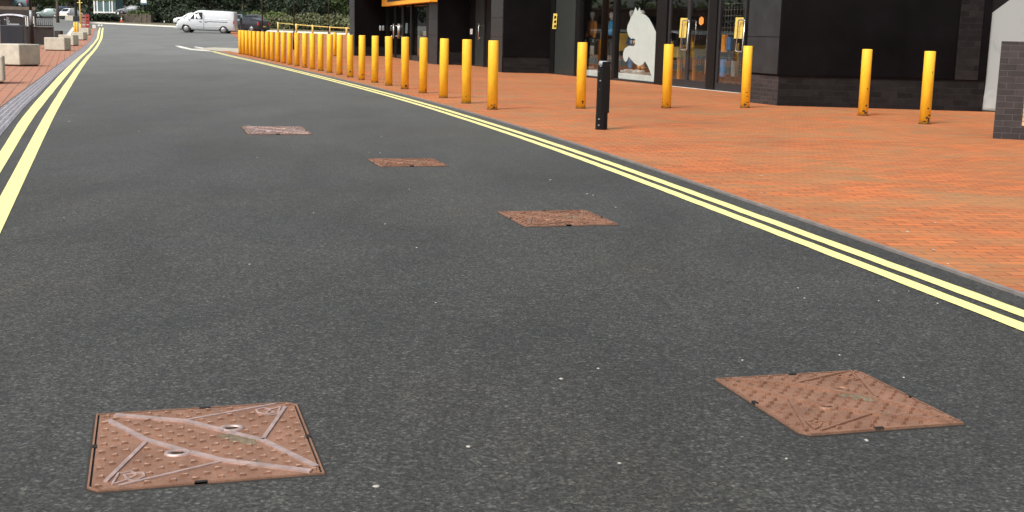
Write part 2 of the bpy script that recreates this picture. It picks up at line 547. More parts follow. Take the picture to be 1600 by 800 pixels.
# ------------------------------------------------------------------ ground sheets
def interp(tab, y):
    if y <= tab[0][0]: return tab[0][1]
    for (a, va), (b, vb) in zip(tab, tab[1:]):
        if y <= b: return va + (vb - va) * (y - a) / (b - a)
    return tab[-1][1]
def rows(name, ys, xl, xr, off, m, label=None):
    vs, fs = [], []
    for y in ys:
        vs += [(xl(y), y, TZ(y) + off), (xr(y), y, TZ(y) + off)]
    for i in range(len(ys) - 1): fs.append((2 * i, 2 * i + 1, 2 * i + 3, 2 * i + 2))
    return tag(link_mesh(name, vs, fs, m), label, kind='structure')
def yrange(a, b, step, extra=()):
    n = max(1, int((b - a) / step))
    ys = [a + (b - a) * i / n for i in range(n + 1)] + [e for e in extra if a < e < b]
    return sorted(set(round(y, 4) for y in ys))
rows('ground', yrange(-1500, 48, 400) + yrange(50, 230, 2) + [400, 1200, 4000], lambda y: -2500, lambda y: 2500, -.06, 'earth')
kfar = [P(548, 54.5), P(360, 47), P(150, 36.5)]
kfar_tab = [(q.y, q.x) for q in kfar]
def kerb_x(y):
    (y0, x0), (y1, x1) = kfar_tab[0], kfar_tab[-1]
    if y < y0: return 60
    if y > y1: return x1 - (y - y1) * .42
    return interp(kfar_tab, y)
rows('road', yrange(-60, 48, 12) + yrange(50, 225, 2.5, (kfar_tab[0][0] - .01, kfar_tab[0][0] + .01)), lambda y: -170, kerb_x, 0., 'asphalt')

# right-hand kerb line, traced on the ground
kr_px = [(1600, 465.5), (1450, 413), (1300, 361.5), (1200, 327.5), (1100, 293.3), (960, 243.5), (840, 207.5), (765, 185.6), (708.8, 168.8), (633.8, 147.8), (560, 130.3), (447.5, 104), (410, 95.5), (372.5, 87.4), (341, 80)]
KR = [P(*q) for q in kr_px]
d0 = (KR[0] - KR[2]).normalized()
KR = [KR[0] + d0 * 12] + [KR[0] + d0 * 4] + KR
def catmull(pts, n=8):
    out = []
    for i in range(len(pts) - 1):
        p0, p1, p2, p3 = pts[max(i - 1, 0)], pts[i], pts[i + 1], pts[min(i + 2, len(pts) - 1)]
        for k in range(n):
            t = k / n
            out.append(.5 * ((2 * p1) + (p2 - p0) * t + (2 * p0 - 5 * p1 + 4 * p2 - p3) * t * t + (3 * p1 - p0 - 3 * p2 + p3) * t ** 3))
    out.append(pts[-1].copy())
    for q in out: q.z = TZ(q.y)
    return out
# smooth the traced line once so that it runs like a laid kerb
for _ in range(2):
    KR = [KR[0]] + [(KR[i - 1] + KR[i] * 2 + KR[i + 1]) / 4 for i in range(1, len(KR) - 1)] + [KR[-1]]
KC = catmull(KR, 8)
def offset(path, d):
    out = []
    for i, p in enumerate(path):
        t = path[min(i + 1, len(path) - 1)] - path[max(i - 1, 0)]
        t.z = 0; t.normalize()
        out.append(Vector((p.x - t.y * d, p.y + t.x * d, TZ(p.y))))        # d > 0: to the left of travel
    return out
def strip(name, L, Rr, off, m, jit=0.):
    vs, fs, uvs = [], [], []
    s = 0.; us = []
    for i, (a, b) in enumerate(zip(L, Rr)):
        if i: s += ((a + b) / 2 - (L[i - 1] + Rr[i - 1]) / 2).length
        w = (b - a).length
        ja, jb = random.uniform(-jit, jit), random.uniform(-jit, jit)
        d = (b - a).normalized()
        a2, b2 = a + d * ja, b + d * jb
        vs += [(a2.x, a2.y, TZ(a2.y) + off), (b2.x, b2.y, TZ(b2.y) + off)]
        us.append((s, w))
    for i in range(len(L) - 1):
        fs.append((2 * i, 2 * i + 1, 2 * i + 3, 2 * i + 2))
        (s0, w0), (s1, w1) = us[i], us[i + 1]
        uvs += [(0, s0), (1, s0), (1, s1), (0, s1)]
    return link_mesh(name, vs, fs, m, uvs=uvs)
def dense(path, step=.25):
    out = [path[0]]
    for a, b in zip(path, path[1:]):
        n = max(1, int((b - a).length / step))
        for k in range(1, n + 1): out.append(a + (b - a) * k / n)
    return out
KCd = dense(KC, .14)
def stripo(d0, d1): return strip('yellow_line', offset(KCd, d0), offset(KCd, d1), .004, 'yellow_line_paint', .0035)
tag(stripo(.185, .280), 'outer yellow line nearest the kerb on the right side of the road', kind='structure')
tag(stripo(.350, .445), 'inner yellow line of the right-hand pair', kind='structure')

# raised brick pavement on the right, its edge following the kerb
ker_tab = sorted([(q.y, q.x) for q in KC])
fx = [P(375, 82), P(375, 62), P(356, 50)]
tab_r = ker_tab + [(ker_tab[-1][0] + .2, fx[0].x)] if ker_tab[-1][0] > fx[0].y else ker_tab + [(fx[0].y, fx[0].x)]
tab_r = [t for t in tab_r if t[0] < fx[1].y] + [(fx[1].y, fx[1].x), (fx[2].y, fx[2].x)]
UPS = .014
def solid_rows(name, ys, xl, xr, top, m):
    o = rows(name, ys, xl, xr, top, m)
    vs, fs = [], []
    for y in ys: vs += [(xl(y), y, TZ(y) - .05), (xl(y), y, TZ(y) + top)]
    for i in range(len(ys) - 1): fs.append((2 * i, 2 * i + 1, 2 * i + 3, 2 * i + 2))
    return o, vs, fs
ys = yrange(-7, fx[2].y, 1.0, [t[0] for t in tab_r])
rows('brick_pavement', ys, lambda y: interp(tab_r, y) + .026, lambda y: 60, UPS, 'red_paving')
ka, kb = KCd, offset(KCd, -.026)
vs, fs = [], []
for a, b in zip(ka, kb):
    z = TZ(a.y)
    vs += [(a.x, a.y, z - .04), (a.x, a.y, z + UPS + .002), (b.x, b.y, z + UPS + .003), (b.x, b.y, z - .04)]
for i in range(len(ka) - 1):
    for k in range(3): fs.append((4 * i + k, 4 * i + k + 1, 4 * i + 5 + k, 4 * i + 4 + k))
tag(link_mesh('kerb', vs, fs, 'kerb_stone'), 'thin pale stone kerb edging the red pavement', kind='structure')

# left-hand gutter, pavement and double yellow lines
def PX(seq): return [P(*q) for q in seq]
g_out = PX([(0, 167), (40, 137.5), (65, 119), (90, 101), (106, 90), (116, 82.5), (132, 71), (140, 64.5), (145.5, 55), (148, 45.5)])
g_in = PX([(0, 213), (40, 166), (62.5, 145), (93, 114.5), (110, 101), (120, 91), (137.5, 75.5), (147, 66), (151.5, 56), (153, 46)])
def ext(p, n=9.):
    d = (p[0] - p[1]).normalized(); return [p[0] + d * n] + p
g_out, g_in = catmull(ext(g_out), 6), catmull(ext(g_in), 6)
tag(strip('gutter_strip', g_out, g_in, .006, 'gutter_setts'), 'strip of grey setts with pale joints along the left pavement', kind='structure')
LA = PX([(0, 237.5), (38, 180), (81.5, 130), (110, 100.5), (128, 85), (143, 70), (150.8, 60), (153, 50), (155.2, 43.5)])
LB = PX([(0, 271), (55.5, 180), (94.5, 130), (119, 100), (133, 85), (147, 70), (154, 60), (156, 50), (157.4, 43.5)])
LC = PX([(0, 308), (70, 180), (102, 130), (124.5, 100), (138.5, 85), (151, 70), (156.3, 60), (158.2, 50), (159.5, 43.5)])
LD = PX([(0, 366), (86, 180), (114, 130), (132.5, 100), (144, 85), (155, 70), (159.8, 60), (161.2, 50), (162, 43.5)])
tag(strip('yellow_line', catmull(ext(LA), 8), catmull(ext(LB), 8), .004, 'yellow_line_paint', .004), 'outer yellow line of the left-hand pair beside the grey setts', kind='structure')
tag(strip('yellow_line', catmull(ext(LC), 8), catmull(ext(LD), 8), .004, 'yellow_line_paint', .004), 'inner yellow line of the left-hand pair', kind='structure')
go_tab = sorted([(q.y, q.x) for q in g_out])
wl = [P(62, 72), P(97, 66), P(104, 60), P(115.5, 43)]
wl_tab = [(-10, -22), (20, -30)] + [(q.y, q.x) for q in wl]
wl_tab = [(-10, -40), (wl[0].y - 6, -40), (wl[0].y - 5.9, wl[0].x - 4)] + [(q.y, q.x) for q in wl]
rows('left_pavement', yrange(-7, 116, 1.5), lambda y: min(interp(wl_tab, y), interp(go_tab, y) - .3), lambda y: interp(go_tab, y) + .02, .012, 'pale_red_paving')
pk = [P(100, 66), P(104.5, 60), P(116, 43)]
tag(strip('pavement_edging', [q + Vector((-.18, 0, 0)) for q in pk], [q + Vector((.12, 0, 0)) for q in pk], .03, 'pale_concrete'), 'pale edging at the back of the left pavement', kind='structure')

# far kerb, verge, patches, faint painted marks
fk = dense([kfar[0] + (kfar[0] - kfar[1]) * .15] + kfar + [kfar[2] + (kfar[2] - kfar[1]) * .05], 2.)
vs, fs = [], []
for i, p in enumerate(fk):
    t = fk[min(i + 1, len(fk) - 1)] - fk[max(i - 1, 0)]; t.z = 0; t.normalize()
    n = Vector((t.y, -t.x, 0)); z = TZ(p.y)
    a, b = p, p + n * .9
    vs += [(a.x, a.y, z - .05), (a.x, a.y, z + .12), (b.x, b.y, TZ(b.y) + .125), (b.x, b.y, TZ(b.y) - .05)]
for i in range(len(fk) - 1):
    for k in range(3): fs.append((4 * i + k, 4 * i + k + 1, 4 * i + 5 + k, 4 * i + 4 + k))
tag(link_mesh('far_kerb', vs, fs, 'white_kerb'), 'long cream kerb across the end of the road', kind='structure')
vs, fs = [], []
for i, p in enumerate(fk):
    t = fk[min(i + 1, len(fk) - 1)] - fk[max(i - 1, 0)]; t.z = 0; t.normalize()
    n = Vector((t.y, -t.x, 0))
    a, b = p + n * .9, p + n * 90
    vs += [(a.x, a.y, TZ(a.y) + .11), (b.x, b.y, TZ(b.y) + .02)]
for i in range(len(fk) - 1): fs.append((2 * i, 2 * i + 1, 2 * i + 3, 2 * i + 2))
tag(link_mesh('verge', vs, fs, 'verge_grass'), None, kind='structure')
def flat(name, px, off, m, label, kind='structure'):
    pts = [P(*q, off) for q in px]
    return tag(link_mesh(name, pts, [tuple(range(len(pts)))], m), label, kind=kind)
flat('cement_patch', [(318, 78), (300, 75.5), (336, 73.8), (374, 75.5), (374, 84), (345, 79.6)], .009, 'cement', 'pale cement patch where the side road joins')
flat('painted_edge', [(273, 71.2), (282, 71.8), (300, 76.2), (330, 79.3), (327, 80.3), (298, 78), (282, 74.8)], .013, 'white_paint', 'pale painted line curving into the side road')
flat('painted_edge', [(305, 72.6), (318, 74.6), (317, 75.8), (303, 73.6)], .013, 'white_paint', 'short pale dash at the mouth of the side road')

# ------------------------------------------------------------------ the black shop building
zz = lambda q: Vector((q.x, q.y, 0))
G = {k: zz(P(*v)) for k, v in dict(A0=(547, 86), A1=(555, 87.6), A3=(603, 88.4), d1=(628, 91.2), g2=(669, 98.2), B0=(670, 99.9), B1=(684.5, 101.4), B2=(732, 102.4),
    e1=(735, 103), e2=(764, 106.2), C0=(767, 111), C1=(786, 114), C2=(859, 115.6), f4=(1023, 131.8), h4=(1158, 146.4), D0=(1165, 160.2), D1=(1215, 166.2), D3=(1534, 175.6)).items()}
rd = (G['h4'] - G['C2']).normalized()            # direction of the long glazed recess
rn = Vector((rd.y, -rd.x, 0))
TOP = 6.4
shop = thing('shop_building', G['D1'], 'long black brick shop building with glazed recesses between its piers', 'building')
inv = -Vector(shop.location)
def sh(mb, name, m, parent=shop, label=None, bevel=0., uv=False):
    mb.v = [v + (inv if parent == shop else inv) for v in mb.v]
    o = mb.build(name, m, parent, bevel=bevel)
    if uv: boxuv(o)
    if label: o['label'] = label
    return o
def pier(pts, z0, z1):
    mb = MB(); k = len(pts)
    vs = [p + Vector((0, 0, z0)) for p in pts] + [p + Vector((0, 0, z1)) for p in pts]
    fs = [tuple(reversed(range(k))), tuple(range(k, 2 * k))] + [(i, (i + 1) % k, (i + 1) % k + k, i + k) for i in range(k)]
    return mb.add(vs, fs)
ZP = PZ(G['D1'], 118.4)                          # top of the brick plinth
G['D4'] = G['D1'] + (G['D3'] - G['D1']) * 2.2
back = Vector((.95, .31, 0)).normalized()
def inset(a, b, d):
    t = (b - a).normalized(); return Vector((t.y, -t.x, 0)) * d
# pier D with brick plinth and dark cladding
DB = G['h4'] + rd * .2
ptsD = [G['D0'], G['D1'], G['D3'], G['D3'] + Vector((0, 7, 0)), DB + Vector((2.2, .4, 0)), DB]
sh(pier(ptsD, -.1, ZP), 'brick_plinth', 'black_brick', uv=True)
o_ = .03
fD = inset(G['D1'], G['D3'], o_)
lD = inset(G['D0'], G['D1'], o_)
ptsD2 = [G['D0'] + lD, G['D1'] + lD + fD, G['D3'] + fD, G['D3'] + Vector((0, 7, 0)), DB + Vector((2.2, .4, 0)), DB]
sh(pier(ptsD2, ZP + .012, TOP), 'cladding', 'polished_black_panel')
sh(pier([p - (lD * .6 if i < 2 else Vector()) for i, p in enumerate(ptsD)], ZP, ZP + .012), 'shadow_gap', 'black_hole')
# lighter return panels on D (two, with a joint) and brick margin at its right end
zj = PZ(G['D1'], 58)
for z0, z1 in ((ZP + .03, zj - .006), (zj + .006, 2.6), (2.612, 4.6)):
    mb = MB(); wallbox(mb, G['D0'] + lD + (G['D1'] - G['D0']) * .01, G['D0'] + lD + (G['D1'] - G['D0']) * .985, z0, z1, .012, .014)
    sh(mb, 'return_panel', 'polished_grey_stone')
mb = MB(); wallbox(mb, G['D0'] + (G['D1'] - G['D0']) * .01, G['D1'] - (G['D1'] - G['D0']) * .01, 0, ZP - .01, .01, .012)
sh(mb, 'return_plinth', 'dark_grey_brick', uv=True)
q0, q1 = PW(1497, 60, G['D1'], G['D3'], o_), PW(1533, 60, G['D1'], G['D3'], o_)
mb = MB(); wallbox(mb, q0, q1, ZP + .02, TOP - .2, .03, .012)
sh(mb, 'brick_margin', 'black_brick', uv=True)
# panel joints on the main face
for x0, x1 in ((1222, 1297), (1301, 1410), (1414, 1494)):
    a, b = PW(x0, 60, G['D1'], G['D3'], o_), PW(x1, 60, G['D1'], G['D3'], o_)
    mb = MB(); wallbox(mb, a, b, ZP + .03, TOP - .25, .01, .014)
    sh(mb, 'glazed_panel', 'polished_black_panel')
# poster window to the right of D, with its dark frame
E0, E1 = G['D3'], G['D3'] + (G['D3'] - G['D1']) * 1.2
mb = MB(); wallbox(mb, E0 + (E1 - E0) * .001, E1, -.05, TOP, .3, -.05)
sh(mb, 'frame', 'dark_frame')
pp = [(1534, 172), (1539, 140), (1550.5, 20), (1579, -1)]
pl = [PW(x, y, E0, E1, -.035) for x, y in pp]
far = PW(1720, 100, E0, E1, -.035)
pl += [Vector((far.x, far.y, pl[-1].z)), Vector((far.x, far.y, pl[0].z - .05))]
sh(MB().poly(pl, .01, inset(E0, E1, 1)), 'poster_panel', 'grey_vinyl', label='pale grey vinyl covering the window at the right end')
fl = [PW(x, y, E0, E1, -.03) for x, y in [(1537, 150), (1542, 145), (1550, 140), (1556, 145), (1562, 160), (1558, 170), (1535.5, 170)]]
sh(MB().poly(fl, .004, inset(E0, E1, 1)), 'printed_shape', 'printed_grey')
# pier C
def chamfer_pier(a, b, c, depth, name='brick_pier'):
    pts = [a, b, c, c + Vector((.5, depth, 0)), a + Vector((.25, depth, 0))]
    sh(pier(pts, -.1, ZP - .05), 'brick_plinth', 'black_brick', uv=True)
    f = inset(b, c, .02); l = inset(a, b, .02)
    pts2 = [a + l, b + l + f, c + f, c + Vector((.5, depth, 0)), a + Vector((.25, depth, 0))]
    sh(pier(pts2, ZP - .045, TOP), name, 'polished_black_panel')
    zs = [-.0] + [ZP - .05 + .62 * i for i in range(1, 8)]
    for z0, z1 in zip(zs, zs[1:]):
        mb = MB(); wallbox(mb, a + l + (b - a) * .02, a + l + (b - a) * .97, z0 + .006, z1 - .006, .014, .016)
        sh(mb, 'stone_block', 'polished_grey_stone')
chamfer_pier(G['C0'], G['C1'], G['C2'], 5)
chamfer_pier(G['B0'], G['B1'], G['B2'], 5)
chamfer_pier(G['A0'], G['A1'], G['A3'], 6)
# long fascia, ceiling and rear walls closing the building
Fs = [G['A3'] + Vector((.0, .3, 0)), G['B0'] + Vector((.2, .5, 0)), G['B2'] + Vector((0, .1, 0)), G['C0'] + Vector((.3, .5, 0)), G['C2'] + Vector((.02, .2, 0)), DB]
for a, b in ((G['A3'], G['g2']), (G['B2'], G['e2'] + (G['e2'] - G['e1']) * 1.5), (G['C2'], G['h4'])):
    mb = MB(); wallbox(mb, a + (b - a) * .002, b - (b - a) * .002, 3.02, TOP, .25, .04)
    sh(mb, 'fascia', 'dark_frame')
bk = [G['A3'] + Vector((5, 1, 0)), G['C2'] + Vector((6, 1, 0)), G['h4'] + Vector((7, 1, 0))]
mb = MB()
mb.add([p + Vector((0, 0, z)) for z in (-.1, TOP) for p in bk], [(0, 1, 4, 3), (1, 2, 5, 4)])
sh(mb, 'rear_wall', 'shop_wall')
hull = [G['A0'] + Vector((.2, .1, 0)), G['A1'], G['A3'], G['B1'], G['C1'], G['D1'], G['D3'], G['D3'] + Vector((0, 7, 0)), bk[2], bk[1], bk[0]]
sh(pier([G['A1'] + Vector((0, .4, 0)), G['C1'] + Vector((.1, .3, 0)), G['C2'] + Vector((.1, .3, 0)), G['h4'], bk[2], bk[1], bk[0]], 3.05, 3.2), 'ceiling', 'shop_wall')
sh(pier([G['A1'] + Vector((0, .4, 0)), G['C1'] + Vector((.1, .3, 0)), G['C2'] + Vector((.1, .3, 0)), G['h4'], DB + Vector((2.2, .4, 0)), bk[2], bk[1], bk[0]], TOP, TOP + .15), 'roof', 'dark_frame')
# shop floor sheet just above the pavement
sh(pier([G['C2'] + rn * -.08, G['h4'] + rn * -.08, bk[2], bk[1]], .0, .05), 'shop_floor', 'shop_floor')

# glazed recess between C and D: everything placed on the plane C2 -> h4
ra, rb = G['C2'], G['h4']
def W(px, py, off=0.): return PW(px, py, ra, rb, off)
def xy(px, off=0.):
    q = W(px, 60, off); return Vector((q.x, q.y, 0))
def xyb(px):                                       # column measured at the foot of the facade
    a, b = ra, rb
    lo, hi = -.2, 1.3
    for _ in range(40):
        mid = (lo + hi) / 2
        if proj(a + (b - a) * mid)[0] < px: lo = mid
        else: hi = mid
    return a + (b - a) * lo
def slab(name, x0, x1, z0, z1, thick, off, m, label=None, parent=shop):
    mb = MB(); wallbox(mb, xyb(x0), xyb(x1), z0, z1, thick, off)
    return sh(mb, name, m, label=label, parent=parent)
slab('mullion', 859.5, 865.5, 0, 3.02, .12, .03, 'dark_frame')
slab('grey_panel', 866, 897, .04, 3.02, .04, 0, 'matte_grey_panel', 'flat grey-green infill panel beside the first shop window')
slab('mullion', 897.5, 904, 0, 3.02, .14, .03, 'dark_frame')
slab('mullion', 955.5, 960, 0, 3.02, .14, .03, 'dark_frame')
slab('mullion', 1023.5, 1039, 0, 3.02, .16, .04, 'dark_frame')
slab('sill', 866, 897, .0, .038, .14, .035, 'grey_door_frame')
slab('sill', 904.3, 955.2, .0, .07, .14, .035, 'grey_door_frame')
slab('sill', 960.3, 1023.2, .0, .07, .14, .035, 'grey_door_frame')
wins = []
for i, (x0, x1) in enumerate(((904.2, 955.3), (960.2, 1023.3))):
    wins.append(slab('shop_window', x0, x1, .072, 3.01, .01, -.04, 'shop_glass'))
# cat silhouette stuck to the glass
cat = [(760, 65), (768, 82), (778, 100), (788, 84), (795, 65), (803, 92), (810, 120), (850, 135), (880, 165), (905, 208), (925, 250), (948, 300), (953, 330), (948, 480), (940, 640), (932, 735), (905, 690), (890, 640), (870, 590), (845, 548), (825, 575), (790, 590), (750, 565), (715, 525), (699, 503), (690, 530), (675, 555), (657, 540), (648, 505), (650, 470), (665, 432), (700, 408), (745, 412), (757, 398), (757, 352), (738, 342), (722, 348), (700, 325), (692, 300), (683, 265), (690, 225), (705, 195), (715, 165), (735, 130), (748, 95)]
cv = [W(860 + x / 5.717, y / 5.717, -.034) for x, y in cat]
sh(MB().poly(cv, .002, rn), 'cat_decal', 'cat_vinyl', label='large pale leaping cat silhouette stuck to the window')
# entrance doors
def door(x0, x1, label, hx0, hx1, hy0, hy1, mid=None):
    d = slab('door', x0, x1, .02, .20, .05, .0, 'grey_door_frame', label)
    fr = MB()
    a, b = xyb(x0), xyb(x1); L = (b - a).length; u = (b - a) / L
    wallbox(fr, a, a + u * .09, .2, 2.95, .05, 0); wallbox(fr, b - u * .09, b, .2, 2.95, .05, 0)
    wallbox(fr, a, b, 2.95, 3.015, .06, 0)
    if mid:
        c = xyb(mid); wallbox(fr, c - u * .07, c + u * .07, .2, 2.95, .055, .004)
    sh(fr, 'frame', 'grey_door_frame', parent=d)
    gl = MB(); wallbox(gl, a + u * .092, b - u * .092, .202, 2.948, .01, -.02)
    sh(gl, 'pane', 'shop_glass', parent=d)
    h = MB()
    sk = (hy1 - hy0) * .085; wd2 = hx1 - hx0 - 2
    c4 = [W(hx1, hy0, .07), W(hx1 - wd2, hy0 - .3, .07), W(hx1 - wd2 - sk, hy1 - .5, .07), W(hx1 - sk, hy1, .07)]
    c4[1].z = c4[0].z; c4[2].z = c4[3].z
    loop = []
    for k in range(4):
        p0, p1, p2 = c4[k - 1], c4[k], c4[(k + 1) % 4]
        loop += [p1 + (p0 - p1).normalized() * .04, p1 + (p0 - p1).normalized() * .012 + (p2 - p1).normalized() * .012, p1 + (p2 - p1).normalized() * .04]
    h.tube(loop + [loop[0]], .017, 8)
    for k in (0, 3):
        q_ = c4[k] + (c4[1 if k == 0 else 2] - c4[k]) * .5; h.tube([q_, q_ - rn * .075], .012, 6)
    sh(h, 'handle', 'stainless', parent=d)
    return d
dA = door(1040, 1103, 'dark double door with tall bar handle and yellow notice', 1065, 1077, 32, 78, mid=1071)
slab('mullion', 1103.5, 1115.5, 0, 3.02, .16, .03, 'dark_frame')
dB = door(1116, 1159, 'dark door beside the black pier with yellow notice', 1152, 1164, 31, 81)
slab('threshold', 1040, 1160, .0, .018, .1, .11, 'pale_concrete')
def note(parent, quad, m, off=.008, name='notice'):
    pts = [W(x, y, off) for x, y in quad]
    return sh(MB().poly(pts, .004, rn), name, m, parent=parent)
note(dA, [(1063.5, 28), (1074, 28.3), (1071.5, 59), (1061, 58.6)], 'notice_yellow')
note(dB, [(1149.5, 27), (1162, 27.4), (1159.5, 60.5), (1146.8, 60)], 'notice_yellow')
note(dA, [(1092.5, 29), (1096, 25.8), (1099.3, 28.5), (1099, 36.5), (1095.2, 39.6), (1092.2, 37)], 'notice_orange', name='sticker')
note(shop, [(864.8, 21), (870.8, 21.2), (869, 45.2), (862.9, 45)], 'notice_yellow', .036)
for y in (25, 32, 39): note(shop, [(866, y), (869, y), (868.7, y + 4), (865.7, y + 4)], 'dark_frame', .040, 'notice_mark')

# dark glazed doors in the recess between A and B
def onplane(a, b):
    def f(px):
        lo, hi = -.3, 2.
        for _ in range(40):
            mid = (lo + hi) / 2
            if proj(a + (b - a) * mid)[0] < px: lo = mid
            else: hi = mid
        return a + (b - a) * lo
    return f
def slab2(name, a, b, x0, x1, z0, z1, thick, off, m, label=None, parent=shop):
    f = onplane(a, b); mb = MB(); wallbox(mb, f(x0), f(x1), z0, z1, thick, off)
    return sh(mb, name, m, label=label, parent=parent)
a, b = G['A3'], G['g2']
for x0, x1 in ((603.3, 606), (616.7, 619), (628, 631), (641.5, 643.5), (666.5, 669.5)):
    slab2('mullion', a, b, x0, x1, 0, 3.02, .15, .03, 'dark_frame')
dd = slab2('door', a, b, 606.2, 616.6, .03, .2, .05, 0, 'grey_door_frame', 'left leaf of the far double door')
slab2('pane', a, b, 606.4, 616.4, .21, 3.0, .01, -.03, 'dark_glass', parent=dd)
de = slab2('door', a, b, 619.2, 627.8, .03, .2, .05, 0, 'grey_door_frame', 'right leaf of the far double door')
slab2('pane', a, b, 619.4, 627.6, .21, 3.0, .01, -.03, 'dark_glass', parent=de)
for q, px in ((dd, 615.2), (de, 622.6)):
    t0, t1 = PW(px, 37, a, b, .1), PW(px - 1.2, 60, a, b, .1)
    h = MB().tube([Vector((t0.x, t0.y, t0.z)), Vector((t0.x, t0.y, t1.z))], .04, 8)
    for z in (t0.z - .1, t1.z + .1): h.tube([Vector((t0.x, t0.y, z)), Vector((t0.x, t0.y, z)) - Vector((.12, .05, 0))], .02, 6)
    sh(h, 'handle', 'stainless', parent=q)
slab2('shop_window', a, b, 631.3, 641.3, .25, 3.0, .01, -.03, 'dark_glass')
slab2('shop_window', a, b, 643.8, 666.2, .25, 3.0, .01, -.03, 'dark_glass')
slab2('sill', a, b, 631, 666.5, 0, .24, .12, .02, 'grey_door_frame')
pts = [PW(x, y, a, b, .035) for x, y in ((633.8, 36), (637, 36), (636.4, 52), (633.2, 52))]
sh(MB().poly(pts, .004, inset(a, b, 1)), 'notice', 'car_blue_pale')
sh(pier([a + Vector((.6, -.1, 0)), b + Vector((.4, 0, 0)), b + Vector((4, 4, 0)), a + Vector((5, 2, 0))], 0, .05), 'shop_floor', 'shop_floor')
# recess between B and C: door with a white plate and a long handle
a, b = G['B2'], G['e2'] + (G['e2'] - G['e1']) * 1.2
for x0, x1 in ((733, 734.5), (739, 741.5), (755.5, 758)):
    slab2('mullion', a, b, x0, x1, 0, 3.02, .15, .02, 'dark_frame')
d2 = slab2('door', a, b, 741.6, 755.4, .03, 3.0, .05, 0, 'matte_grey_panel', 'plain dark green-grey door between two black piers')
slab2('infill_panel', a, b, 734.6, 738.9, 0, 3.0, .05, 0, 'dark_frame')
slab2('infill_panel', a, b, 758.1, 772, 0, 3.0, .05, 0, 'dark_frame')
t0, t1 = PW(748, 36, a, b, .1), PW(748, 63, a, b, .1)
h = MB().tube([t0, Vector((t0.x, t0.y, t1.z))], .02, 8)
for z in (t0.z - .08, t1.z + .08): h.tube([Vector((t0.x, t0.y, z)), Vector((t0.x + .12, t0.y + .03, z))], .014, 6)
sh(h, 'handle', 'stainless', parent=d2)
pts = [PW(x, y, a, b, .025) for x, y in ((734.6, 45), (738.4, 45), (738, 53.5), (734.2, 53.5))]
sh(MB().poly(pts, .004, inset(a, b, 1)), 'entry_plate', 'white_plate')
# small lights on the face of pier A
for px in (594.5, 599):
    q = PW(px, 44, G['A1'], G['A3'], .05)
    sh(MB().prof([(.05, -.12), (.06, -.1), (.06, .1), (.05, .12)], 10, org=q), 'wall_fitting', 'grey_metal')
# orange sign box fixed across the far entrance
sa, sb = G['A3'], G['B1']
corner = [PW(596.5, 10, sa, sb, .45), PW(671.5, 5, sa, sb, .45)]
s0, s1 = corner[0], corner[1]
zs = (s0.z + s1.z) / 2
mb = MB(); wallbox(mb, Vector((s0.x, s0.y, 0)), Vector((s1.x, s1.y, 0)), s0.z, s0.z + 1.1, .3, 0)
sg = sh(mb, 'fascia_sign', 'orange_sign', label='orange sign box with a black central panel', bevel=.01)
c0, c1 = PW(605, 2, sa, sb, .46), PW(638, 1, sa, sb, .46)
mb = MB(); wallbox(mb, c0, c1, PZ(c0, 3.2), s0.z + .95, .02, .0)
sh(mb, 'sign_panel', 'black_metal', parent=sg)

# ------------------------------------------------------------------ things in the shop windows
def skin(name, vs, es, rs, m, parent):
    me = bpy.data.meshes.new(name); me.from_pydata([tuple(v) for v in vs], es, []); me.update()
    o = bpy.data.objects.new(name, me); COL.link(o); o.parent = parent
    sk = o.modifiers.new('skin', 'SKIN'); sk.use_smooth_shade = True
    lay = me.skin_vertices[0].data if me.skin_vertices else None
    if lay is None:
        bm = bmesh.new(); bm.from_mesh(me); bm.verts.layers.skin.verify(); bm.to_mesh(me); bm.free()
        lay = me.skin_vertices[0].data
    for i, r in enumerate(rs):
        lay[i].radius = (r, r) if not hasattr(r, '__len__') else r
    lay[0].use_root = True
    sb = o.modifiers.new('sub', 'SUBSURF'); sb.levels = 1; sb.render_levels = 1
    me.materials.append(MATS[m])
    return o
def mannequin(loc, rz, top, bottom, label, shoe='shoe_white', one_leg=None):
    t = thing('mannequin', loc, label, 'mannequin', None, rz)
    skin('jacket', [(0, 0, 1.0), (0, 0, 1.22), (0, 0, 1.42), (0, 0, 1.5), (.2, 0, 1.42), (.27, 0, 1.18), (.28, -.05, .95), (-.2, 0, 1.42), (-.27, 0, 1.18), (-.28, -.05, .95)],
         [(0, 1), (1, 2), (2, 3), (2, 4), (4, 5), (5, 6), (2, 7), (7, 8), (8, 9)], [(.17, .12), (.17, .13), (.17, .12), (.07, .07), .085, .07, .055, .085, .07, .055], top, t)
    skin('trousers', [(0, 0, .98), (.1, 0, .88), (.12, -.02, .5), (.13, 0, .1), (-.1, 0, .88), (-.12, .03, .5), (-.13, .02, .1)],
         [(0, 1), (1, 2), (2, 3), (0, 4), (4, 5), (5, 6)], [(.16, .12), .1, .08, .06, .1, .08, .06], bottom, t)
    skin('head', [(0, 0, 1.48), (0, 0, 1.58), (0, -.01, 1.68), (0, 0, 1.78)], [(0, 1), (1, 2), (2, 3)], [.05, .06, (.085, .1), (.07, .08)], 'mannequin_grey', t)
    for s in (-1, 1):
        skin('shoe', [(s * .13, .06, .05), (s * .13, -.06, .05), (s * .14, -.18, .04)], [(0, 1), (1, 2)], [.05, .055, (.05, .035)], shoe, t)
        skin('hand', [(s * .285, -.06, .93), (s * .29, -.08, .82)], [(0, 1)], [.03, (.02, .035)], 'mannequin_grey', t)
    return t
yaw = math.atan2(rn.y, rn.x) + math.pi / 2      # face the glass
def inside(px, depth, z=.0):
    q = PW(px, 100, ra, rb, -depth); return Vector((q.x, q.y, z))
plz = .22
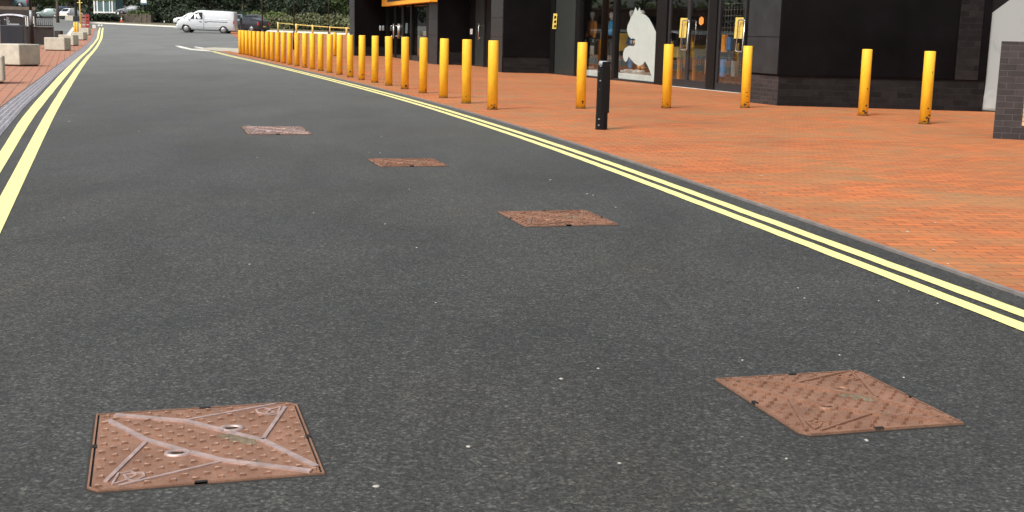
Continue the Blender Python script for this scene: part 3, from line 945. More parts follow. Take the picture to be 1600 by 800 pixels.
def plinth(x0, x1, d0, d1, z, label, m='plinth_white'):
    a, b = xyb(x0), xyb(x1)
    e = lambda x, d: Vector((*PW(x, 115, ra, rb, -d).xy, 0))
    pts = [e(x0, d0), e(x1, d0), e(x1, d1), e(x0, d1)]
    o = pier(pts, .05, z)
    org = (pts[0] + pts[1] + pts[2] + pts[3]) / 4
    o.v = [v - org for v in o.v]
    return tag(o.build('display_plinth', m, loc=org, bevel=.01), label, 'plinth')
plinth(905, 954, .12, 1.5, plz, 'low white plinth under the orange-jacket mannequin')
plinth(966, 1022, .12, 1.5, plz, 'low white plinth behind the cat silhouette')
mannequin(inside(923, .75, plz), yaw, 'orange_cloth', 'dark_cloth', 'mannequin in an orange jacket and dark trousers in the first window')
mannequin(inside(953, 1.2, plz), yaw + .3, 'blue_cloth', 'dark_cloth', 'mannequin in a blue top behind the black window post')
mannequin(inside(985, .75, plz), yaw - .2, 'dark_cloth', 'denim', 'mannequin in jeans behind the cat silhouette, left of the pair')
mannequin(inside(1001, .8, plz), yaw + .1, 'grey_cloth', 'orange_cloth', 'mannequin in orange trousers and pale shoes, right of the pair behind the cat')
q = inside(968, .5, 0)
t = thing('display_stand', q, 'tall stand holding a yellow box left of the cat silhouette', 'stand', None, yaw)
MB().box((0, 0, 1.08), (.42, .3, .5)).build('box', 'box_yellow', t, bevel=.01)
MB().prof([(.03, .22), (.03, .83)], 10).prof([(.17, .05), (.17, .22)], 14).build('stem', 'black_metal', t)
# display benches and rails seen through the doors
for i, (px, dep, w, h, m, lab) in enumerate(((1062, 1.8, .9, .95, 'box_yellow', 'yellow display table inside the double door'), (1086, 2.4, .9, 1.0, 'box_yellow', 'second yellow display table behind the orange sticker'))):
    q = inside(px, dep, .05)
    t = thing('display_table', q, lab, 'table', None, yaw)
    MB().box((0, 0, h - .16), (w, .6, .3)).build('table_top', m, t, bevel=.01)
    for sx in (-1, 1):
        for sy in (-1, 1): MB().box((sx * (w / 2 - .06), sy * .24, (h - .32) / 2), (.05, .05, h - .32)).build('leg', 'orange_cloth', t)
for i, (px, dep, lab) in enumerate(((1080, 3.6, 'tall wire display grid seen through the double door'), (1125, 1.4, 'wire display grid behind the door beside the pier, left one'), (1148, 1.3, 'wire display grid behind the door beside the pier, right one'))):
    q = inside(px, dep, .05)
    t = thing('display_grid', q, lab, 'display rack', None, yaw)
    mb = MB()
    for k in range(9): mb.box((-.6 + .15 * k, 0, 1.05), (.014, .014, 2.1))
    for k in range(14): mb.box((0, 0, .12 + .15 * k), (1.2, .014, .014))
    mb.build('grid', 'stainless', t)
    for k in range(6):
        mb = MB().box((-.45 + .3 * (k % 3) + .02 * i, -.1, .45 + .62 * (k // 3)), (.2, .12, .34 + .05 * ((k * 7 + i) % 3)))
        mb.build('garment', ('grey_cloth', 'orange_cloth', 'denim', 'dark_cloth')[(k + i) % 4], t, bevel=.02)

# ------------------------------------------------------------------ brick stub wall, right edge
w0, w1 = P(1551, 216.5, UPS), P(1608, 225.5, UPS)
wz = PZ(w0, 66)
st = thing('brick_stub_wall', w0, 'dark grey brick stub wall at the right edge of the pavement', 'wall')
wd = (w1 - w0); wd.z = 0; wd.normalize()
wd = Vector((.93, -.36, 0)).normalized()
wn_ = Vector((wd.y, -wd.x, 0))
def on_stub(px):
    lo, hi = -1., 3.
    for _ in range(40):
        mid = (lo + hi) / 2
        if proj(Vector(w0) + wd * mid)[0] < px: lo = mid
        else: hi = mid
    return lo
x5 = on_stub(1594)
H = wz
def stub(name, s0, s1, z0, z1, d0, d1, m):
    mb = MB()
    pts = [wd * s0 - wn_ * d0, wd * s1 - wn_ * d0, wd * s1 - wn_ * d1, wd * s0 - wn_ * d1]
    mb.add([p + Vector((0, 0, z)) for z in (z0, z1) for p in pts], [(3, 2, 1, 0), (4, 5, 6, 7), (0, 1, 5, 4), (1, 2, 6, 5), (2, 3, 7, 6), (3, 0, 4, 7)])
    return boxuv(mb.build(name, m, st))
stub('brick_face', 0, x5, -.03, H, 0, .35, 'dark_grey_brick')
stub('lower_face', x5 + .001, 3, -.03, PZ(Vector(w0) + wd * x5, 197) - w0.z, 0, .35, 'dark_grey_brick')
zt = PZ(Vector(w0) + wd * x5, 139) - w0.z
zb = PZ(Vector(w0) + wd * x5, 197) - w0.z
stub('tan_inset', x5 + .001, 3, zb + .001, zt, .012, .34, 'tan_brick')
stub('upper_face', x5 + .001, 3, zt + .001, H, 0, .35, 'dark_grey_brick')

# ------------------------------------------------------------------ bollards
BH, BR = 1.1, .083
def bollard_proto(loc, label, group):
    t = thing('bollard', loc, label, 'bollard', group)
    MB().prof([(BR, -.03), (BR, BH - .012), (BR - .004, BH - .003), (BR - .012, BH)], 28).build('post', 'yellow_bollard_paint', t)
    MB().prof([(BR + .012, .0), (BR + .012, .006), (BR + .001, .010)], 24).build('contact_shadow_ring', 'dark_joint', t)  # dark ring standing in for the contact shadow round the foot
    return t
bases = [(375.5, 84), (380.5, 84.6), (386, 85.7), (391.8, 86.9), (397.8, 88.2), (404.3, 89.6), (411.4, 91), (418.4, 92.5), (425.8, 94.3), (434.4, 96), (443.2, 98), (453, 100), (464, 102.3), (476.2, 104.8), (488.5, 107.3), (501.2, 109.5), (515, 112.2), (530.5, 115.5), (547.3, 119.5), (565.3, 123.5), (585.8, 127.8), (607.6, 132.3), (632.6, 137.8), (660.8, 144), (692.7, 151.8), (728.5, 160.8), (769.3, 171)]
ords = ['first', 'second', 'third', 'fourth', 'fifth', 'sixth', 'seventh', 'eighth', 'ninth', 'tenth', 'eleventh', 'twelfth', 'thirteenth', 'fourteenth', 'fifteenth', 'sixteenth', 'seventeenth', 'eighteenth', 'nineteenth', 'twentieth', 'twenty-first', 'twenty-second', 'twenty-third', 'twenty-fourth', 'twenty-fifth', 'twenty-sixth', 'twenty-seventh']
near = list(reversed(bases))
bgrp = 'yellow bollards in the long row along the kerb'
proto = None
# equal spacing: fit by index between the first and last traced foot, keep a share of the traced position
row_pts = [P(*q, UPS) for q in near]
for i, p in enumerate(row_pts):
    f = row_pts[0] + (row_pts[-1] - row_pts[0]) * (i / (len(row_pts) - 1))
    q = p * .6 + f * .4
    # keep the true pixel column so neighbours stay evenly apart
    q = PY(near[i][0], q.y, UPS)
    lab = 'yellow steel bollard, %s from the near end of the roadside row' % ords[i]
    if i == 0: lab = 'nearest yellow bollard of the roadside row, left of the black lamp post'
    if proto is None: proto = o = bollard_proto(q, lab, bgrp)
    else: o = dup(proto, q, None, lab, bgrp)
    o.rotation_euler = (R(random.uniform(-.5, .5)), R(random.uniform(-.5, .5)), 0)
g2_ = 'yellow bollards standing in front of the shop doors'
for px, py, lab, tilt in ((907.2, 169.3, 'yellow bollard just left of the black lamp post, before the first shop window', 0), (1040.9, 168.8, 'yellow bollard in front of the dark double door', 0),
                    (1163.8, 168.3, 'yellow bollard with rust marks at its foot beside the black pier return', .0), (1348, 180.6, 'yellow bollard before the black wall, left of the last two, foot badly chipped', 0), (1444.4, 193.6, 'yellow bollard farthest right, before the black wall, chipped rusty foot', 0),
                    (523.3, 87.7, 'lone yellow bollard standing behind the roadside row near the black corner', 0)):
    o = dup(proto, P(px, py, UPS), None, lab, g2_)
# visible paint chips, real shallow patches on the worst bollards
def chips(o, specs):
    mb = MB()
    for ang, z, w, h in specs:
        k = 9; pts = []
        for j in range(k):
            a = 2 * math.pi * j / k; rr = random.uniform(.65, 1.15)
            aa = ang + math.cos(a) * w * rr / BR; zz_ = z + math.sin(a) * h * rr
            pts.append(Vector((math.cos(aa) * (BR + .0012), math.sin(aa) * (BR + .0012), zz_)))
        c = sum(pts, Vector()) / k; cc = Vector((c.x, c.y, 0)).normalized() * (BR + .0016); cc.z = c.z
        mb.add(pts + [cc], [(j, (j + 1) % k, k) for j in range(k)])
    mb.build('paint_chip', 'dark_joint', o, fix=False)
B = [o for o in bpy.data.objects if o.name.startswith('bollard')]
def find(lbl): return [o for o in B if lbl in o['label']][0]
chips(find('left of the last two'), [(-1.2, .17, .022, .02), (-1.7, .08, .03, .018), (-1.3, .05, .035, .02), (-1.25, .45, .01, .018)])
chips(find('farthest right'), [(-1.4, .24, .02, .015), (-1.55, .1, .022, .022), (-1.2, .06, .02, .04), (-1.9, .04, .03, .012), (-1.15, .78, .008, .02)])
chips(find('rust marks at its foot'), [(-1.5, .28, .03, .006), (-1.3, .1, .035, .008), (-1.8, .06, .02, .03), (-1.35, .21, .03, .005), (-1.6, .06, .015, .012)])
chips(find('nearest yellow'), [(-1.7, .07, .014, .014), (-1.1, .03, .02, .014)])
chips(find('row, ninth') if [o for o in B if 'row, ninth' in o['label']] else find('ninth from the near'), [(-1.5, .15, .025, .03)])
chips(find('fifth from the near'), [(-1.2, .07, .03, .03)])
chips(find('in front of the dark double door'), [(-1.5, .07, .012, .014)])
chips(find('second from the near'), [(-1.6, .12, .012, .012)])

# ------------------------------------------------------------------ black lamp post on the right pavement
lp = P(939.4, 202.3, UPS)
t = thing('lamp_post', lp, 'tall black lamp post with a thick base sleeve on the red pavement', 'lamp post')
px_m = F / (lp - CAM).length
zsl = PZ(lp, 95.8) - lp.z
mb = MB().prof([(.079, -.02), (.077, .3), (.076, zsl - .12), (.07, zsl - .05), (.05, zsl)], 10, sm=False)
mb.build('base_sleeve', 'black_paint', t)
MB().box((.026, -.015, .55), (.112, .11, .66), rz=.2).build('service_door', 'black_paint', t, bevel=.006)
MB().prof([(.073, zsl - .05), (.062, zsl - .012), (.052, zsl + .006)], 14).build('shoulder', 'grey_metal', t)
MB().prof([(.047, zsl - .1), (.045, 3.2), (.038, 6.0)], 14).build('pole', 'black_paint', t)
mb = MB().tube([(0, 0, 5.9), (-.2, 0, 6.3), (-.9, 0, 6.45)], .03).box((-1.2, 0, 6.44), (.7, .26, .12))
mb.build('lantern', 'black_paint', t)
for z in (.06, .14, zsl * .72, zsl - .06): MB().box((-.04, -.07, z), (.02, .008, .014), rz=.2).build('paint_scrape', 'grey_metal', t)

# ------------------------------------------------------------------ iron covers in the road
CL, CW = .625, .627
cov_s = [(-.8144, 3.1029, .3057), (1.0092, 3.6378, .3341), (.2661, 7.3062, .2876), (-.9144, 10.3206, .292), (-2.6032, 13.2028, .3082)]
# design in the cover's own frame, traced from the nearest cover
quad = [(165, 180), (1240, 115), (1405, 485), (145, 578)]
def homog(src):
    # 4-point homography solved with a small gaussian elimination
    dst = [(-CL / 2, CW / 2), (CL / 2, CW / 2), (CL / 2, -CW / 2), (-CL / 2, -CW / 2)]
    A = []
    for (x, y), (u, v) in zip(src, dst):
        A.append([x, y, 1, 0, 0, 0, -u * x, -u * y, u]); A.append([0, 0, 0, x, y, 1, -v * x, -v * y, v])
    n = 8
    for i in range(n):
        p = max(range(i, n), key=lambda r: abs(A[r][i])); A[i], A[p] = A[p], A[i]
        for r in range(n):
            if r != i:
                k = A[r][i] / A[i][i]
                A[r] = [a - k * b for a, b in zip(A[r], A[i])]
    h = [A[i][8] / A[i][i] for i in range(n)]
    return lambda x, y: ((h[0] * x + h[1] * y + h[2]) / (h[6] * x + h[7] * y + 1), (h[3] * x + h[4] * y + h[5]) / (h[6] * x + h[7] * y + 1))
HM = homog(quad)
RIBK = [0]
def rib(mb, pts, w, h):
    q = [Vector((*HM(*p), 0)) for p in pts]
    for a, b in zip(q, q[1:]):
        d = (b - a); L = d.length; RIBK[0] += 1; h2 = h + .00025 * (RIBK[0] % 7)
        mb.box(((a + b) / 2 + Vector((0, 0, h2 / 2))), (L + w * .6, w, h2), rz=math.atan2(d.y, d.x))
def cover(loc, rz, label):
    t = thing('iron_cover', loc, label, 'manhole cover', 'square rusty iron covers set in the asphalt', rz)
    # frame: thin raised rim with dark joints, two corners cut
    e = .005
    def outline(o, z_, c_=.03):
        X, Y = CL / 2 + o, CW / 2 + o
        return [Vector(p) for p in ((-X, Y, z_), (X - c_, Y, z_), (X, Y - c_, z_), (X, -Y, z_), (-X + c_, -Y, z_), (-X, -Y + c_, z_))]
    def ringm(o0, o1, z_, nm, m_):
        a_, b_ = outline(o1, z_), outline(o0, z_)
        a0, b0 = outline(o1, -.01), outline(o0, -.01)
        k = 6; fs = []
        for q_ in range(k):
            n_ = (q_ + 1) % k
            fs += [(q_, n_, k + n_, k + q_), (2 * k + q_, 2 * k + n_, n_, q_), (k + q_, k + n_, 3 * k + n_, 3 * k + q_)]
        MB().add(a_ + b_ + a0 + b0, fs).build(nm, m_, t)
    ringm(e, e + .008, .0025, 'tar_gap', 'dark_joint')
    ringm(0, e, .0075, 'frame', 'rusty_iron')
    ringm(-.0055, -.0005, .0025, 'joint', 'black_hole')
    mb = MB()
    for s in (-1, 1):
        mb.box((s * (CL / 2 - .001), -.02 * s, .0025), (.014, .026, .013)); mb.box((.02 * s, s * (CW / 2 - .001), .0025), (.035, .012, .013))
    for k in range(4):
        nb = MB(); nb.v = mb.v[8 * k:8 * k + 8]; nb.f = [tuple(x - 8 * k for x in f) for f in mb.f[6 * k:6 * k + 6]]; nb.sm = [False] * 6
        nb.build('lifting_notch', 'black_hole', t)
    mb = MB(); z = .006
    q = MB()
    rib(q, [(228, 216), (440, 318), (640, 372), (860, 425), (1330, 481)], .021, .006)
    rib(q, [(268, 187), (640, 218), (850, 268), (1070, 318), (1362, 455)], .021, .006)
    rib(q, [(440, 322), (235, 530)], .012, .005); rib(q, [(860, 428), (310, 553)], .009, .005)
    rib(q, [(640, 214), (1130, 128)], .009, .005); rib(q, [(1072, 315), (1188, 145)], .012, .005)
    # knot emblems in two corners
    for k in ([(270, 545), (300, 490), (370, 478), (395, 500), (350, 520), (330, 500), (380, 490), (430, 487), (440, 505), (390, 528), (350, 522), (272, 545)],
              [(1160, 145), (1150, 180), (1105, 188), (1085, 172), (1110, 160), (1130, 172), (1095, 180), (1040, 172), (1030, 158), (1075, 148), (1110, 156), (1160, 143)]):
        rib(q, k, .006, .004)
    q.v = [v + Vector((0, 0, z - .0015)) for v in q.v]
    q.build('raised_ribs', 'worn_iron_edge', t)
    # studs in a staggered grid, kept clear of ribs and edge
    segs = []
    for pl_ in ([(228, 216), (440, 318), (640, 372), (860, 425), (1330, 481)], [(268, 187), (640, 218), (850, 268), (1070, 318), (1362, 455)], [(440, 322), (235, 530)], [(860, 428), (310, 553)], [(640, 214), (1130, 128)], [(1072, 315), (1188, 145)]):
        qq = [Vector(HM(*p)) for p in pl_]; segs += list(zip(qq, qq[1:]))
    holes = [Vector(HM(615, 385)), Vector(HM(898, 256))]
    def clear(p):
        for a, b in segs:
            d = b - a; k = max(0, min(1, (p - a).dot(d) / d.dot(d)))
            if (p - a - d * k).length < .016: return False
        if any((p - h_).length < .05 for h_ in holes): return False
        return not any((p - Vector(HM(*c))).length < .045 for c in ((365, 510), (1095, 165)))
    s = MB().poly(outline(-.006, .006), .02, (0, 0, 1)); n = 18; st_ = (CL - .05) / n
    for i in range(n + 1):
        for j in range(n + 1):
            if (i + j) % 2: continue
            p = Vector((-CL / 2 + .025 + i * st_, -CW / 2 + .025 + j * st_))
            if not clear(p): continue
            a = .0115
            if ((i - j) // 2) % 2: tri = [(-a, -a * .6), (a, -a * .6), (a, a * .7)]
            else: tri = [(-a, a * .6), (-a, -a * .7), (a, -a * .2)]
            base = [Vector((p.x + x, p.y + y, z - .002)) for x, y in tri]; c = sum(base, Vector()) / 3
            top = [c + (b_ - c) * .7 + Vector((0, 0, .0085)) for b_ in base]
            s.add(base + top, [(3, 4, 5), (2, 1, 0), (0, 1, 4, 3), (1, 2, 5, 4), (2, 0, 3, 5)])
    o = s.build('plate', 'rusty_iron', t)
    o.data.materials.append(MATS['worn_lit_stud'])
    for p in o.data.polygons:
        if p.normal.z > .8 and p.center.z > .0105: p.material_index = 1  # stud tops: worn metal, painted paler also for the light they catch
    for hx, hy in ((615, 385), (898, 256)):
        c = Vector((*HM(hx, hy), 0))
        mb = MB(); k = 20; ring = []
        for r_, zz_ in ((1.25, z), (1.2, z + .0058), (.86, z + .0058), (.8, z + .001)):
            ring.append([c + Vector((math.cos(2 * math.pi * j / k) * .032 * r_, math.sin(2 * math.pi * j / k) * .021 * r_, zz_)) for j in range(k)])
        mb.add(sum(ring, []), [(r_ * k + j, r_ * k + (j + 1) % k, (r_ + 1) * k + (j + 1) % k, (r_ + 1) * k + j) for r_ in range(3) for j in range(k)], True)
        mb.build('keyhole_rim', 'worn_iron_edge', t)
        mb = MB(); mb.add([c + Vector((math.cos(2 * math.pi * j / k) * .020, math.sin(2 * math.pi * j / k) * (.008 + .004 * math.cos(4 * math.pi * j / k)), z + .003)) for j in range(k)], [tuple(range(k))])
        mb.build('keyhole', 'black_hole', t)
    mb = MB(); k = 22; rr = random.Random(4)
    c = Vector((*HM(945, 312), 0)); u_ = (Vector((*HM(1040, 335), 0)) - Vector((*HM(820, 290), 0))); L_ = u_.length / 2; u_.normalize(); w_ = Vector((-u_.y, u_.x, 0))
    ring = [c + u_ * math.cos(2 * math.pi * j / k) * L_ * rr.uniform(.7, 1.25) + w_ * math.sin(2 * math.pi * j / k) * .03 * rr.uniform(.5, 1.2) + Vector((0, 0, z + .0008)) for j in range(k)]
    mb.add(ring + [c + Vector((0, 0, z + .0075))], [(j, (j + 1) % k, k) for j in range(k)], True)
    mb.build('dirt_patch', 'dry_dirt', t, fix=False)
    return t
clabs = ['nearest iron cover at the lower left, with clear raised ribs and two keyholes', 'diamond-looking iron cover at the lower right, its ribs half filled with dirt', 'middle iron cover, third from the camera', 'fourth iron cover from the camera, left of the middle one', 'farthest iron cover, worn pale, highest in the photo']
c0_ = None
for (x, y, a), lab in zip(cov_s, clabs):
    loc = Vector((x * 1.1, y * 1.1, .0))
    sc = (1, 1)
    if lab in (clabs[0], clabs[1], clabs[4]):
        cq = [(146, 648), (463, 631), (507, 741), (141, 771)] if lab == clabs[0] else [(377, 198.5), (474, 198.5), (485, 210.5), (387, 210.5)] if lab == clabs[4] else [(1117, 594), (1338, 582.5), (1509, 664), (1254, 682.5)]
        g = [P(*q) for q in cq]
        loc = sum(g, Vector()) / 4
        ex, ey = (g[1] - g[0] + g[2] - g[3]) / 2, (g[0] - g[3] + g[1] - g[2]) / 2
        sc = (ex.length / (CL + .01), ey.length / (CW + .01)); a = (math.atan2(ex.y, ex.x) + math.atan2(-ey.x, ey.y)) / 2
        print('COVER', sc, a, math.atan2(ex.y, ex.x), math.atan2(-ey.x, ey.y))
    o = cover(loc, a, lab) if c0_ is None else dup(c0_, loc, a, lab)
    c0_ = c0_ or o
    o.location.z = -.0018
    o.scale = (sc[0], sc[1], 1.0 if lab == clabs[0] else 1.5)
    if lab != clabs[0]:
        for ch in kids(o):
            if ch.name.startswith(('raised_ribs', 'keyhole_rim', 'plate')):
                k_ = 1 if ch.name.startswith('plate') else 0
                ch.material_slots[k_].link = 'OBJECT'; ch.material_slots[k_].material = MATS['worn_iron_pale' if lab == clabs[4] else 'rusty_iron' if k_ == 0 else 'rusty_iron']
                if lab == clabs[4] and k_: ch.material_slots[0].link = 'OBJECT'; ch.material_slots[0].material = MATS['worn_iron_far']

# ------------------------------------------------------------------ white flecks of gum and litter
proto_g = None
random.seed(11)
gp = [(588, 760, 2.2), (732, 698, 1.6), (968, 724, 1.3), (877, 592, 1.6), (935, 576, 1.2), (1354, 688, 2.2), (1229, 717, 1.2), (1312, 555, 1), (651, 387, 1.6), (602, 350, 1.2), (390, 413, 1.4), (681, 473, 1), (490, 333, .9), (388, 196, 1), (596, 213, 1.3), (594, 239, 1.4), (577, 238, 1), (402, 246, 1), (108, 190, 1.6), (217, 205, 1), (860, 281, 1.5), (917, 303, 1.5), (927, 305, 1.2), (962, 324, 1.4), (1247, 450, 1.2), (1257, 466, 1.2), (1465, 474, 1.2), (1373, 470, .9), (1420, 455, .8), (100, 340, 1.2), (1160, 563, 1.1), (1412, 590, 1), (640, 296, .9), (1150, 247, 0)]
pg = [(1265, 218, 1.5), (1190, 274, 1.6), (1190, 301, 1.4), (1418, 362, 2.3), (1459, 390, 1.6), (1481, 412, 1.5), (1486, 345, 1.4), (1461, 348, 1.3), (1583, 278, 1.2), (1328, 298, 1), (1438, 264, 1), (1024, 246, 1.2), (1540, 202, 1.4)]
for lst, off, lab, grp in ((gp, .001, 'small pale fleck stuck to the dark asphalt', 'pale flecks on the asphalt'), (pg, UPS + .001, 'small pale fleck lying on the red brick pavement', 'pale flecks on the red pavement')):
    for x, y, s in lst:
        if not s: continue
        q = P(x, y, off)
        if proto_g is None:
            k = 11; mb = MB()
            b_ = [Vector((math.cos(2 * math.pi * j / k), math.sin(2 * math.pi * j / k), 0)) * .011 * random.uniform(.7, 1.2) for j in range(k)]
            mb.add(b_ + [v * .7 + Vector((0, 0, .003)) for v in b_], [tuple(range(k, 2 * k))] + [(j, (j + 1) % k, (j + 1) % k + k, j + k) for j in range(k)], True)
            proto_g = tag(mb.build('litter_fleck', 'gum', loc=q), lab, 'litter', grp)
            o = proto_g
        else:
            o = proto_g.copy(); COL.link(o); o.location = q; o['label'] = lab; o['group'] = grp
        kk = s * max(1., (q - CAM).length / 7) * .47
        o.scale = (kk, kk * random.uniform(.5, .9), 1); o.rotation_euler = (0, 0, random.uniform(0, 3))

# ------------------------------------------------------------------ left pavement: concrete blocks
def block(c, size, rz, label):
    t = thing('concrete_block', c, label, 'concrete block', 'pale concrete blocks along the left pavement', rz)
    MB().box((0, 0, size[2] / 2 + .02), (size[0], size[1], size[2] - .04)).build('block', 'concrete', t, bevel=.03)
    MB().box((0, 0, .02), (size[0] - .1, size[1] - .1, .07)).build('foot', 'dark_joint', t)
    return t
def blockpx(front, w, d, h, rz, label):
    q = P(*front, .012)
    return block(q, (w, d, h), rz, label)
# block nearest: placed by its front corner at (31,104)
q = P(31, 104, .012)
ang = R(-42)
ux, uy = Vector((math.cos(ang), math.sin(ang), 0)), Vector((-math.sin(ang), math.cos(ang), 0))
ang1 = R(71)
e1_ = Vector((math.cos(ang1), math.sin(ang1), 0)); e2_ = Vector((-math.sin(ang1), math.cos(ang1), 0))
c = q + e1_ * .43 + e2_ * .48
block(Vector((c.x, c.y, .012)), (.86, .96, .62), ang1, 'large pale concrete block in front of the dark litter bin')
q = P(-14, 131, .012)
block(q + Vector((-.28, .3, 0)), (.8, .8, .55), .35, 'concrete block cut by the left edge of the photo, nearest of all')
for (xa, xb, yb, hh, dd, lab) in ((68, 102, 79, .60, .85, 'second concrete block up the pavement, beside the brown wall end'), (91, 115, 71.5, .58, .85, 'third concrete block, partly hidden behind the second'), (113.5, 129, 62.5, .5, .8, 'small fourth concrete block, before the yellow posts'), (124, 135, 54.6, .52, .6, 'fifth concrete block, before the tall yellow pole'), (124.5, 136.5, 44, .5, .6, 'farthest small concrete block near the red barriers')):
    a, b = P(xa, yb, .012), P(xb, yb + .5, .012)
    w = (b - a).length; mid = (a + b) / 2
    block(Vector((mid.x, mid.y + dd / 2, TZ(mid.y + dd / 2) + .0)), (w, dd, hh), math.atan2(b.y - a.y, b.x - a.x) * 0 + .02, lab)

# ------------------------------------------------------------------ left: litter bin, lamp column, wall with railing
q = P(22, 80)
q = PY(21.5, 58.)
t = thing('litter_bin', q, 'dark litter bin with a pale curved canopy beside the lamp column', 'litter bin', None, .12)
s_ = 58 / F
MB().box((0, 0, .42), (36 * s_, .55, .84)).build('bin_body', 'dark_bin', t, bevel=.03)
for sx in (-1, 1): MB().box((sx * 15.5 * s_, 0, .98), (.08, .5, .34)).build('side_post', 'dark_bin', t, bevel=.01)
MB().box((-.24, .1, .98), (.09, .1, .3)).build('inner_post', 'canopy_white', t)
MB().box((.1, -.2, .87), (.55, .1, .05)).build('tray', 'grey_metal', t)
mb = MB(); k = 12; W2 = 19 * s_
top = [Vector((-W2 + 2 * W2 * j / k, 0, 1.13 + .06 * math.sin(math.pi * j / k))) for j in range(k + 1)]
vs = []
for p in top: vs += [p + Vector((0, -.32, 0)), p + Vector((0, .32, 0)), p + Vector((0, .32, .05)), p + Vector((0, -.32, .05))]
fs = [(0, 3, 2, 1), (4 * k, 4 * k + 1, 4 * k + 2, 4 * k + 3)]
for j in range(k):
    for a_ in range(4): fs.append((4 * j + a_, 4 * j + (a_ + 1) % 4, 4 * j + 4 + (a_ + 1) % 4, 4 * j + 4 + a_))
mb.add(vs, fs); mb.build('canopy', 'canopy_white', t)
for ch in kids(t): ch.scale = (1, 1, 1.3)
q = PY(1.0, 57.)
tag(MB().prof([(.035, 0), (.035, 1.35), (.01, 1.37)], 10).build('slim_post', 'grey_metal', loc=q), 'slim grey post at the left edge beside the litter bin', 'post')
# column
q = PY(50.5, 60)
t = thing('lamp_column', q, 'lamp column with dark base and pale grey middle behind the concrete block', 'lamp post')
z1 = PZ(q, 36.5) - q.z; z2 = PZ(q, 16) - q.z
MB().prof([(.125, -.03), (.12, z1 - .1), (.14, z1 - .05), (.09, z1)], 14).build('base', 'black_metal', t)
MB().prof([(.075, z1), (.065, z2)], 14).build('grey_section', 'grey_metal', t)
MB().prof([(.067, z2), (.055, 6)], 14).build('upper_pole', 'black_metal', t)
MB().tube([(0, 0, 5.9), (.3, 0, 6.2), (1., 0, 6.3)], .04).box((1.3, 0, 6.3), (.7, .25, .12)).build('lantern', 'black_metal', t)
# brown wall and railing
wa, wb = PY(-60, 64), PY(85, 66)
wz0 = PZ(wb, 43.5)
def boxbetween(mb, a, b, z0, z1, th):
    return wallbox(mb, a, b, z0, z1, th)
def locwall(name, mb, m, parent, org, bevel=0.):
    mb.v = [v - Vector(org) for v in mb.v]; return mb.build(name, m, parent, bevel=bevel)
t = thing('low_brown_wall', wb, 'dark brown low wall carrying a black railing behind the concrete blocks', 'wall')
mb = MB(); wallbox(mb, wa, wb, -.1, wz0, .35); locwall('wall_face', mb, 'brown_wall', t, wb)
mb = MB(); wallbox(mb, wa, wb + Vector((.02, 0, 0)), wz0 + .001, wz0 + .05, .4, .02); locwall('coping', mb, 'stone_wall', t, wb)
ws = PY(95, 66)
mb = MB(); wallbox(mb, wb + Vector((.025, 0, 0)), ws, -.1, PZ(ws, 48), .4); locwall('stepped_end', mb, 'brown_wall', t, wb)
zr = PZ(wb, 27.5)
rg = thing('railing', Vector((wb.x, wb.y, wz0)), 'black railing with pale uprights on top of the brown wall', 'railing')
L = (wb - wa).length; u = (wb - wa).normalized()
nn = Vector((-u.y, u.x, 0)) * .17
mb = MB()
mb.box(-u * L / 2 + nn + Vector((0, 0, zr - wz0)), (L, .06, .06), rz=math.atan2(u.y, u.x)).box(-u * L / 2 + nn + Vector((0, 0, .12)), (L, .05, .05), rz=math.atan2(u.y, u.x))
mb.build('rails', 'black_metal', rg)
mb = MB()
for k in range(int(L / .1)): mb.box(-u * (.05 + .1 * k) + nn + Vector((0, 0, (zr - wz0) / 2 + .05)), (.03, .03, zr - wz0 - .06))
tag(mb.build('bars', 'black_metal', rg), kind='stuff')
for px in (40.5, 43.5, 46.5, 56):
    q = PY(px, 65.6)
    d_ = (Vector((q.x, q.y, 0)) - Vector((wb.x, wb.y, 0)))
    MB().box(d_ + Vector((0, -.12, (zr - wz0) / 2 + .04)), (.05, .04, zr - wz0 + .0)).build('upright', 'pale_concrete', rg)
# cycle hoop behind the bin
q = PY(8, 75)
tag(MB().tube([(-.45, 0, 0), (-.45, 0, .75), (-.3, 0, .95), (0, 0, 1.02), (.3, 0, .93), (.42, 0, .7), (.42, 0, 0)], .035).build('cycle_hoop', 'grey_metal', loc=Vector((q.x, q.y, q.z + .15))), 'grey curved cycle hoop above the litter bin', 'cycle stand')
# tan terrace walls further back
for (xa, xb, y_, ptop, lab, m) in ((-60, 56, 130, 12, 'long tan retaining wall behind the railing, lower edge rusty', 'tan_wall'),):
    a, b = PY(xa, y_), PY(xb, y_ + 1)
    org = b.copy()
    t = thing('retaining_wall', org, lab, 'wall')
    mb = MB(); wallbox(mb, a, b, TZ(y_) - .1, PZ(b, ptop + 4), .4); locwall('wall_face', mb, 'brown_wall', t, org)
    mb = MB(); wallbox(mb, a, b, PZ(b, ptop + 4), PZ(b, ptop - 1), .3, -.05); locwall('upper_band', mb, m, t, org)

